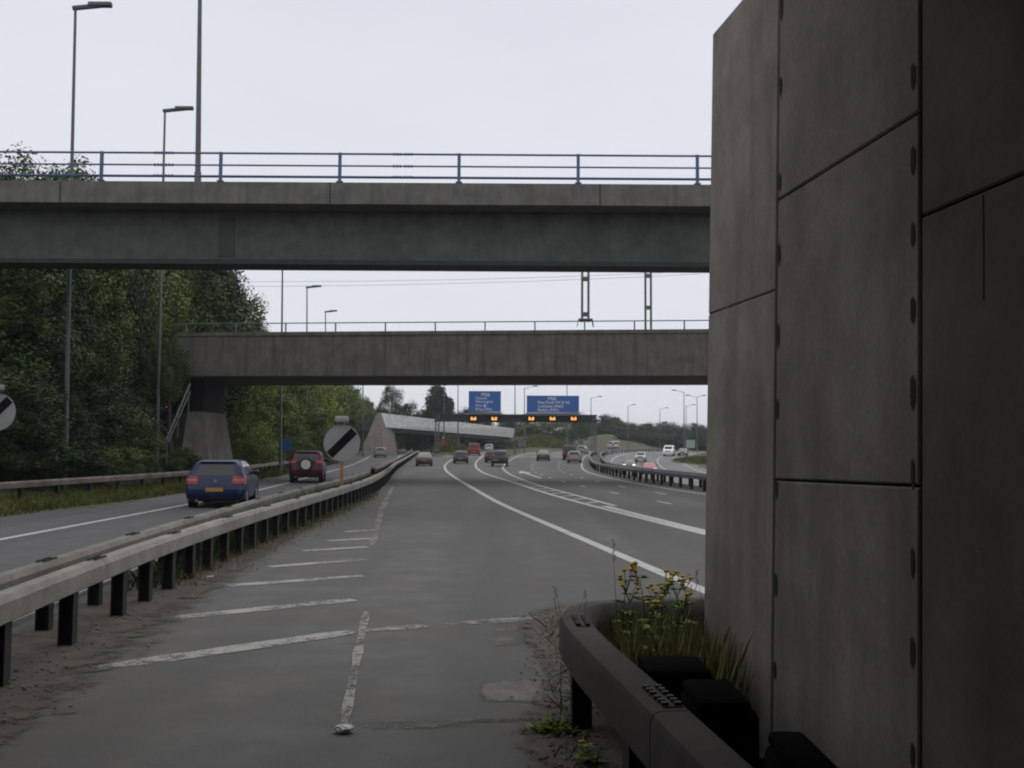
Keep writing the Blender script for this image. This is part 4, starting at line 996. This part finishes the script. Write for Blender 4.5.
# bright green weed clump at the asphalt edge
p = G(556, 733); pts = [(p.x + random.gauss(0, .07), p.y + random.gauss(0, .05), .012) for _ in range(260)]
o_ = blades('weed_clump', [(a - p.x, b2 - p.y, c2) for a, b2, c2 in pts], .02, .07, .03, M['weed'], .9, seed=11); del o_['kind']; o_.location = (p.x, p.y, 0); tag(o_, "bright green low weed clump at the broken edge of the asphalt", 'plant')
# crumpled foil on the worn line
rgf = random.Random(3); bm = bmesh.new(); bmesh.ops.create_icosphere(bm, subdivisions=3, radius=.055)
for v in bm.verts: v.co = Vector((v.co.x * 1.15, v.co.y * .9, max(v.co.z * .45, -.015))) * (1 + rgf.uniform(-.16, .16))
me = bpy.data.meshes.new('crumpled_foil'); bm.to_mesh(me); bm.free(); me.materials.append(M['foil']); o_ = link('crumpled_foil', me); p = G(344, 733); o_.location = (p.x, p.y, .03)
tag(o_, "crumpled pale foil lying at the near end of the worn lane line", 'litter')
for px, py, lab, sz in ((210, 579, "white paper scrap on the dirt by the pale rail's posts", .05), (727 - 545, 492, "white scrap on the far verge left of the blue hatchback", .11)):
    p = G(px, py); b_ = MB(); n2 = 5
    b_.v = [((i - 2) * sz * .5, (j - 2) * sz * .35, .01 + random.uniform(0, sz * .35)) for j in range(n2) for i in range(n2)]; b_.f = [(j * n2 + i, j * n2 + i + 1, (j + 1) * n2 + i + 1, (j + 1) * n2 + i) for j in range(n2 - 1) for i in range(n2 - 1)]
    o_ = b_.build('paper_scrap', M['foil']); o_.location = (p.x, p.y, .02); tag(o_, lab, 'litter')
# stones and grit
rg = random.Random(9); b_ = MB()
for k in range(1500):
    if k % 3:
        y = rg.uniform(4, 11.5); x = rg.gauss(.40, .12); s_ = rg.uniform(.006, .022)
    else:
        y = rg.uniform(6, 24); x = pl(FRONT, y) + rg.uniform(-.2, .85) * rg.random() ** .5; s_ = rg.uniform(.006, .026)
    vs = [(x + rg.uniform(.6, 1) * s_ * a, y + rg.uniform(.6, 1) * s_ * c, .012 + s_ * .5 + rg.uniform(.3, .8) * s_ * e) for a, c, e in ((1, 0, 0), (0, 1, 0), (-1, 0, 0), (0, -1, 0), (0, 0, 1), (0, 0, -1))]
    b_.add(vs, [(0, 1, 4), (1, 2, 4), (2, 3, 4), (3, 0, 4), (1, 0, 5), (2, 1, 5), (3, 2, 5), (0, 3, 5)])
stuff(b_.build('gravel', M['stone']))

# ------------------------------------------------------------------ vehicles
def outline(yr, yf, hw, rad, ne=6, nc=4):
    """rounded rectangle, counter-clockwise from the rear left: rear edge, right side, front edge, left side"""
    pts = []; r_ = min(rad, hw * .6)
    cs = [(hw - r_, yr + r_, -90), (hw - r_, yf - r_, 0), (-hw + r_, yf - r_, 90), (-hw + r_, yr + r_, 180)]
    starts = [(-hw + r_, yr), (hw, yr + r_), (hw - r_, yf), (-hw, yf - r_)]; ends = [(hw - r_, yr), (hw, yf - r_), (-hw + r_, yf), (-hw, yr + r_)]
    for e in range(4):
        (ax, ay_), (bx, by) = starts[e], ends[e]
        for k in range(ne): u = k / ne; pts.append((ax + (bx - ax) * u, ay_ + (by - ay_) * u))
        cx_, cy_, a0_ = cs[e]
        for k in range(nc): a = R(a0_ + 90 * k / nc); pts.append((cx_ + r_ * math.cos(a), cy_ + r_ * math.sin(a)))
    return pts
NE, NC = 6, 4; PER = NE + NC; RING = 4 * PER
SHAPES = {
 'hatch': dict(L=4.2, W=1.75, H=1.43, wr=.315, layers=[(.21, -1.93, 1.95, .79), (.29, -2.07, 2.08, .85), (.42, -2.12, 2.11, .872), (.60, -2.10, 2.08, .875), (.74, -2.05, 1.98, .875), (.86, -2.00, 1.72, .862), (.94, -1.97, 1.12, .845), (1.10, -1.86, .86, .785), (1.27, -1.74, .58, .715), (1.38, -1.60, .34, .655), (1.435, -1.44, .10, .58), (1.46, -1.2, -.15, .45)], win=(.96, 1.35), tail=(.74, .96)),
 'saloon': dict(L=4.5, W=1.75, H=1.42, wr=.31, layers=[(.17, -2.1, 2.1, .79), (.26, -2.22, 2.22, .85), (.45, -2.25, 2.25, .875), (.65, -2.24, 2.2, .875), (.82, -2.18, 1.9, .865), (.92, -2.05, 1.25, .85), (.97, -1.62, 1.05, .82), (1.15, -1.3, .75, .73), (1.30, -1.08, .45, .65), (1.38, -.9, .2, .58), (1.42, -.7, -.05, .48)], win=(.985, 1.36), tail=(.68, .9)),
 'suv': dict(L=4.0, W=1.76, H=1.68, wr=.36, layers=[(.30, -1.82, 1.85, .80), (.40, -1.96, 1.98, .86), (.62, -2.0, 2.0, .88), (.85, -1.98, 1.95, .88), (1.00, -1.95, 1.6, .87), (1.08, -1.93, .98, .855), (1.30, -1.86, .72, .80), (1.50, -1.78, .48, .735), (1.60, -1.68, .28, .69), (1.66, -1.5, .05, .62), (1.68, -1.3, -.15, .52)], win=(1.10, 1.55), tail=(.98, 1.22)),
 'van': dict(L=4.9, W=1.95, H=2.0, wr=.34, layers=[(.25, -2.3, 2.3, .88), (.36, -2.42, 2.42, .95), (.6, -2.45, 2.45, .97), (.9, -2.45, 2.38, .975), (1.08, -2.44, 2.1, .97), (1.2, -2.43, 1.75, .96), (1.55, -2.4, 1.3, .91), (1.85, -2.36, .95, .85), (1.95, -2.28, .8, .80), (2.0, -2.1, .6, .7)], win=(1.2, 1.75), tail=(.75, 1.3)),
}
def surf(rings, zs, s_, z):
    for i in range(len(zs) - 1):
        if z <= zs[i + 1] + 1e-9: break
    u = (z - zs[i]) / (zs[i + 1] - zs[i]); k = int(math.floor(s_)) % RING; f = s_ - math.floor(s_); k2 = (k + 1) % RING
    def pt(j): a, c = rings[j][k], rings[j][k2]; return Vector((a[0] + (c[0] - a[0]) * f, a[1] + (c[1] - a[1]) * f, zs[j]))
    return pt(i).lerp(pt(i + 1), u)
def patch(rings, zs, s0, s1, z0, z1, off, nu=8, nv=5, cut=0):
    b_ = MB(); cz = (z0 + z1) / 2; cm = Vector((0, 0, cz))
    for j in range(nv + 1):
        for i in range(nu + 1):
            inset = cut * j / nv; s_ = s0 + inset + (s1 - s0 - 2 * inset) * i / nu; z = z0 + (z1 - z0) * j / nv; p = surf(rings, zs, s_, z)
            du = surf(rings, zs, s_ + .2, z) - surf(rings, zs, s_ - .2, z); dv_ = surf(rings, zs, s_, min(z + .03, zs[-1])) - surf(rings, zs, s_, z - .03)
            nn = du.cross(dv_)
            if nn.length > 0: nn.normalize()
            if nn.dot(p - Vector((0, p.y * .8, cz))) < 0: nn = -nn
            b_.v.append(tuple(p + nn * off))
    b_.f = [(j * (nu + 1) + i, j * (nu + 1) + i + 1, (j + 1) * (nu + 1) + i + 1, (j + 1) * (nu + 1) + i) for j in range(nv) for i in range(nu)]
    return b_
def make_car(shape, paint, rear_plate=True, lit=False, spare=False, detail=True):
    sh = SHAPES[shape]; zs = [l[0] for l in sh['layers']]; rings = [outline(l[1], l[2], l[3], .2 if k < 6 else .15) for k, l in enumerate(sh['layers'])]
    t = thing('parked_car', '', 'car')
    b_ = MB()
    for k, rg_ in enumerate(rings): b_.v += [(x, y, zs[k]) for x, y in rg_]
    for k in range(len(rings) - 1): b_.f += [(k * RING + i, k * RING + (i + 1) % RING, (k + 1) * RING + (i + 1) % RING, (k + 1) * RING + i) for i in range(RING)]
    b_.f.append(tuple(range(RING - 1, -1, -1))); b_.f.append(tuple((len(rings) - 1) * RING + i for i in range(RING)))
    body = b_.build('body', carpaint(paint), t, 38)
    w0, w1 = sh['win']
    patch(rings, zs, .35, NE - .35, w0 + .02, w1, .008).build('rear_window', M['glass'], t, 60)
    patch(rings, zs, 2 * PER + .3, 2 * PER + NE - .3, w0 + .0, w1, .008).build('windscreen', M['glass'], t, 60)
    for e in (1, 3):
        s0 = e * PER
        if e == 1: segs = ((s0 + .6, s0 + 2.9), (s0 + 3.1, s0 + NE - .3))
        else: segs = ((s0 + .3, s0 + 2.9), (s0 + 3.1, s0 + NE - .6))
        for sa, sb in segs: patch(rings, zs, sa, sb, w0 + .03, w1 - .04, .008, cut=.15).build('side_window', M['glass'], t, 60)
    t0, t1 = sh['tail']
    patch(rings, zs, NE - .75, PER + .35, t0, t1, .012, nu=10).build('tail_light', M['taillight'], t, 60)
    patch(rings, zs, 3 * PER + NE + .0 - .35 + 0, 4 * PER + .75, t0, t1, .012, nu=10).build('tail_light', M['taillight'], t, 60)
    patch(rings, zs, NE - .55, PER - .6, t0 + (t1 - t0) * .42, t0 + (t1 - t0) * .58, .018, nu=6, nv=1).build('reverse_lamp', M['lens_dull'], t, 60)
    patch(rings, zs, 3 * PER + NE + .6, 4 * PER + .55, t0 + (t1 - t0) * .42, t0 + (t1 - t0) * .58, .018, nu=6, nv=1).build('reverse_lamp', M['lens_dull'], t, 60)
    hz = zs[3]
    for a, c in ((PER + NE + .4, 2 * PER + .9), (2 * PER + NE - .9, 3 * PER - .4)):
        patch(rings, zs, a, c, hz - .02, hz + .14, .012, nu=6).build('headlight', M['headlamp' if lit else 'lens_clear'], t, 60)
    patch(rings, zs, 2 * PER + 1.2, 2 * PER + NE - 1.2, hz - .1, hz + .1, .008).build('grille', M['trim'], t, 60)
    patch(rings, zs, -.6, NE + .6, zs[0] + .0, zs[1] + (.06 if shape != 'suv' else .24), .014).build('lower_valance', M['trim'], t, 60)
    yr = surf(rings, zs, NE / 2, .5).y
    pz = .56 if shape == 'hatch' else (.62 if shape != 'suv' else .66)
    b_ = MB(); px_ = -.0 if shape != 'suv' else -.42
    b_.cbox((px_, yr - .025, pz), (.52, .03, .115), .008); b_.build('number_plate', M['plate_yellow'], t)
    b_ = MB(); b_.cbox((0, -surf(rings, zs, NE / 2, .5).y + .02, .45), (.52, .03, .115), .008); b_.build('number_plate', M['plate_white'], t)
    if spare:
        b_ = MB(); b_.tube((.0, yr - .20, .97), (.0, yr + .04, .97), .33, .35, n=24); sp = b_.build('spare_wheel', M['tyre'], t, 40)
        b_ = MB(); b_.tube((.0, yr - .212, .97), (.0, yr - .195, .97), .24, .25, n=24); b_.build('wheel_cover', M['lens_clear'], sp, 40)
    elif detail:
        b_ = MB(); yb = surf(rings, zs, NE / 2, .83).y; b_.tube((0, yb - .016, .83), (0, yb + .01, .83), .042, n=16); b_.build('badge', M['rim'], t, 40)
    if detail:
        patch(rings, zs, -1.4, NE + 1.4, zs[1] + .05, zs[3] - .04, .030, nu=14).build('bumper', carpaint(paint), t, 60)
        patch(rings, zs, -.3, NE + .3, zs[3] - .01, zs[3] + .012, .006, nu=10, nv=1).build('tailgate_gap', M['trim'], t, 60)
        b_ = MB(); b_.tube((.0, yr + .55, sh['H'] - .01), (.0, yr + .40, sh['H'] + .16), .008, n=5); b_.build('aerial', M['trim'], t)
        yt = surf(rings, zs, NE / 2, sh['win'][1] + .03).y
        b_ = MB(); b_.cbox((0, yt + .02, sh['win'][1] + .045), (1.0, .2, .03), .012); b_.build('roof_spoiler', carpaint(paint), t, 40)
        b_ = MB(); b_.tube((-.52, sh['layers'][2][1] - .01, zs[0] + .02), (-.52, sh['layers'][2][1] + .3, zs[0] + .02), .035, n=10); b_.build('exhaust_pipe', M['rim'], t, 40)
        b_ = MB(); yb = sh['layers'][2][1]; b_.sweep([(-.03, 0), (-.03, .025), (.03, .025), (.03, 0)], [(-.72, yb - .01, .42), (.72, yb - .01, .42)]); b_.build('bumper_strip', carpaint(paint), t)
    wr = sh['wr']; hw = sh['W'] / 2; wb = sh['L'] * .305
    for sx in (-1, 1):
        for sy in (-1, 1):
            b_ = MB(); b_.tube((sx * (hw - .24), sy * wb, wr), (sx * (hw - .012), sy * wb, wr), wr, wr, n=22); wh = b_.build('wheel', M['tyre'], t, 40)
            b_ = MB(); b_.tube((sx * (hw - .014), sy * wb, wr), (sx * (hw - .002), sy * wb, wr), wr * .66, wr * .6, n=18); b_.build('rim', M['rim'], wh, 40)
            b_ = MB(); cx_, n2 = sx * (hw - .04), 12
            for k in range(n2 + 1):
                a = R(-8 + 196 * k / n2)
                for rr in (wr * .98, wr * 1.2): b_.v += [(sx * (hw + .004), sy * wb + math.cos(a) * rr, wr + math.sin(a) * rr), (sx * (hw - .1), sy * wb + math.cos(a) * rr, wr + math.sin(a) * rr)]
            for k in range(n2):
                o2 = 4 * k; b_.f += [(o2, o2 + 2, o2 + 6, o2 + 4), (o2 + 2, o2 + 3, o2 + 7, o2 + 6), (o2 + 1, o2, o2 + 4, o2 + 5)]
            b_.build('wheel_arch', M['trim'], t, 40)
    zm = w0 + .03
    for sx in (-1, 1):
        b_ = MB(); b_.cbox((sx * (hw + .06), sh['L'] * .13, zm + .04), (.2, .12, .14), .03); b_.build('door_mirror', carpaint(paint), t, 40)
    return t
def place(t, px, Y, label, head=0, name='car', cat='car', oncoming=False, group=None, z=None):
    """px is the column of the near end of the car, Y its depth"""
    p = gx(px, Y); L_ = 2.1; d = Vector((math.sin(-head), math.cos(head), 0))
    c = p + d * L_; t.location = (c.x, c.y, H(c.x, c.y) + .004 if z is None else z); t.rotation_euler = (0, 0, head + (math.pi if oncoming else 0))
    t.name = name; t['label'] = label; t['category'] = cat
    if group: t['group'] = group
GC = "vehicles driving away"; GO = "oncoming vehicles"
place(make_car('hatch', (.001, .012, .055)), 214, 30.4, "dark blue hatchback with yellow plate on the left carriageway", .14, 'hatchback_car')
place(make_car('suv', (.055, .008, .011), spare=True), 305.5, 52.5, "dark red off roader with round spare wheel on its tail", .135, 'off_road_car', 'off-roader')
place(make_car('hatch', (.20, .20, .20), detail=False), 380, 145, "small silver car on the left carriageway near the white bridge", .1)
place(make_car('van', (.33, .33, .34), detail=False), 392.5, 182, "pale van just entering below the white bridge at left", .1, 'van', 'van')
place(make_car('saloon', (.06, .055, .055), detail=False), 424, 103, "dark car alone beside the end of the pale guard rail", .08)
place(make_car('hatch', (.035, .035, .05), detail=False), 460.5, 116, "dark car with pale roof between the two long white lines", .03)
place(make_car('van', (.22, .03, .035), detail=False), 474, 160, "red van ahead in the slip lane under the left blue sign", .03, 'van', 'van')
place(make_car('suv', (.05, .055, .052), detail=False), 499.5, 103, "dark grey green people carrier at the nose of the hatched lines", .0, 'people_carrier')
place(make_car('hatch', (.02, .02, .025), detail=False), 491.5, 121, "black car half hidden behind the grey green people carrier", -.02)
place(make_car('hatch', (.5, .5, .5), detail=False), 489, 205, "tiny white car far ahead above the black half hidden one", .03)
place(make_car('saloon', (.045, .045, .05), detail=False), 543, 132, "dark saloon in the middle of the curving carriageway", -.05)
place(make_car('hatch', (.20, .195, .20), detail=False), 574, 121, "silver hatchback nearest the median on the curve", -.1)
place(make_car('van', (.07, .025, .025), detail=False), 569.5, 137, "dark maroon van just ahead of the silver hatchback", -.1, 'van', 'van')
place(make_car('hatch', (.24, .23, .23), detail=False), 581, 180, "pale car farthest ahead on the curve by the gantry leg", -.2)
place(make_car('saloon', (.02, .02, .022), lit=True, detail=False), 629, 135, "black oncoming car with headlights lit behind the median rail", -.15, oncoming=True)
place(make_car('saloon', (.35, .02, .03), lit=False, detail=False), 649.5, 121, "bright red oncoming car behind the median rail", -.12, oncoming=True)
place(make_car('suv', (.30, .31, .32), detail=False), 640, 163, "silver oncoming off roader between the black car and the white van", -.2, 'off_road_car', 'off-roader', oncoming=True)
place(make_car('van', (.70, .70, .70), detail=False), 668, 190, "white oncoming van on the far right carriageway", -.25, 'van', 'van', oncoming=True)
place(make_car('hatch', (.04, .04, .045), detail=False), 682, 190, "small dark oncoming car beside the grass island", -.25, oncoming=True)
place(make_car('van', (.6, .6, .6), detail=False), 616, 268, "tiny white van on the slope below the far wood", .25, 'van', 'van')

# ------------------------------------------------------------------ haze
hz = MB(); hz.box((0, 710, 16), (1900, 1620, 36.6)); m = bpy.data.materials.new("haze"); m.use_nodes = True; n = m.node_tree; n.nodes.clear()
ou = n.nodes.new('ShaderNodeOutputMaterial'); pv = n.nodes.new('ShaderNodeVolumePrincipled'); pv.inputs['Color'].default_value = (.93, .95, 1, 1); pv.inputs['Density'].default_value = .00028; pv.inputs['Anisotropy'].default_value = .2
n.links.new(pv.outputs[0], ou.inputs['Volume']); o_ = hz.build('haze', m); stuff(o_)
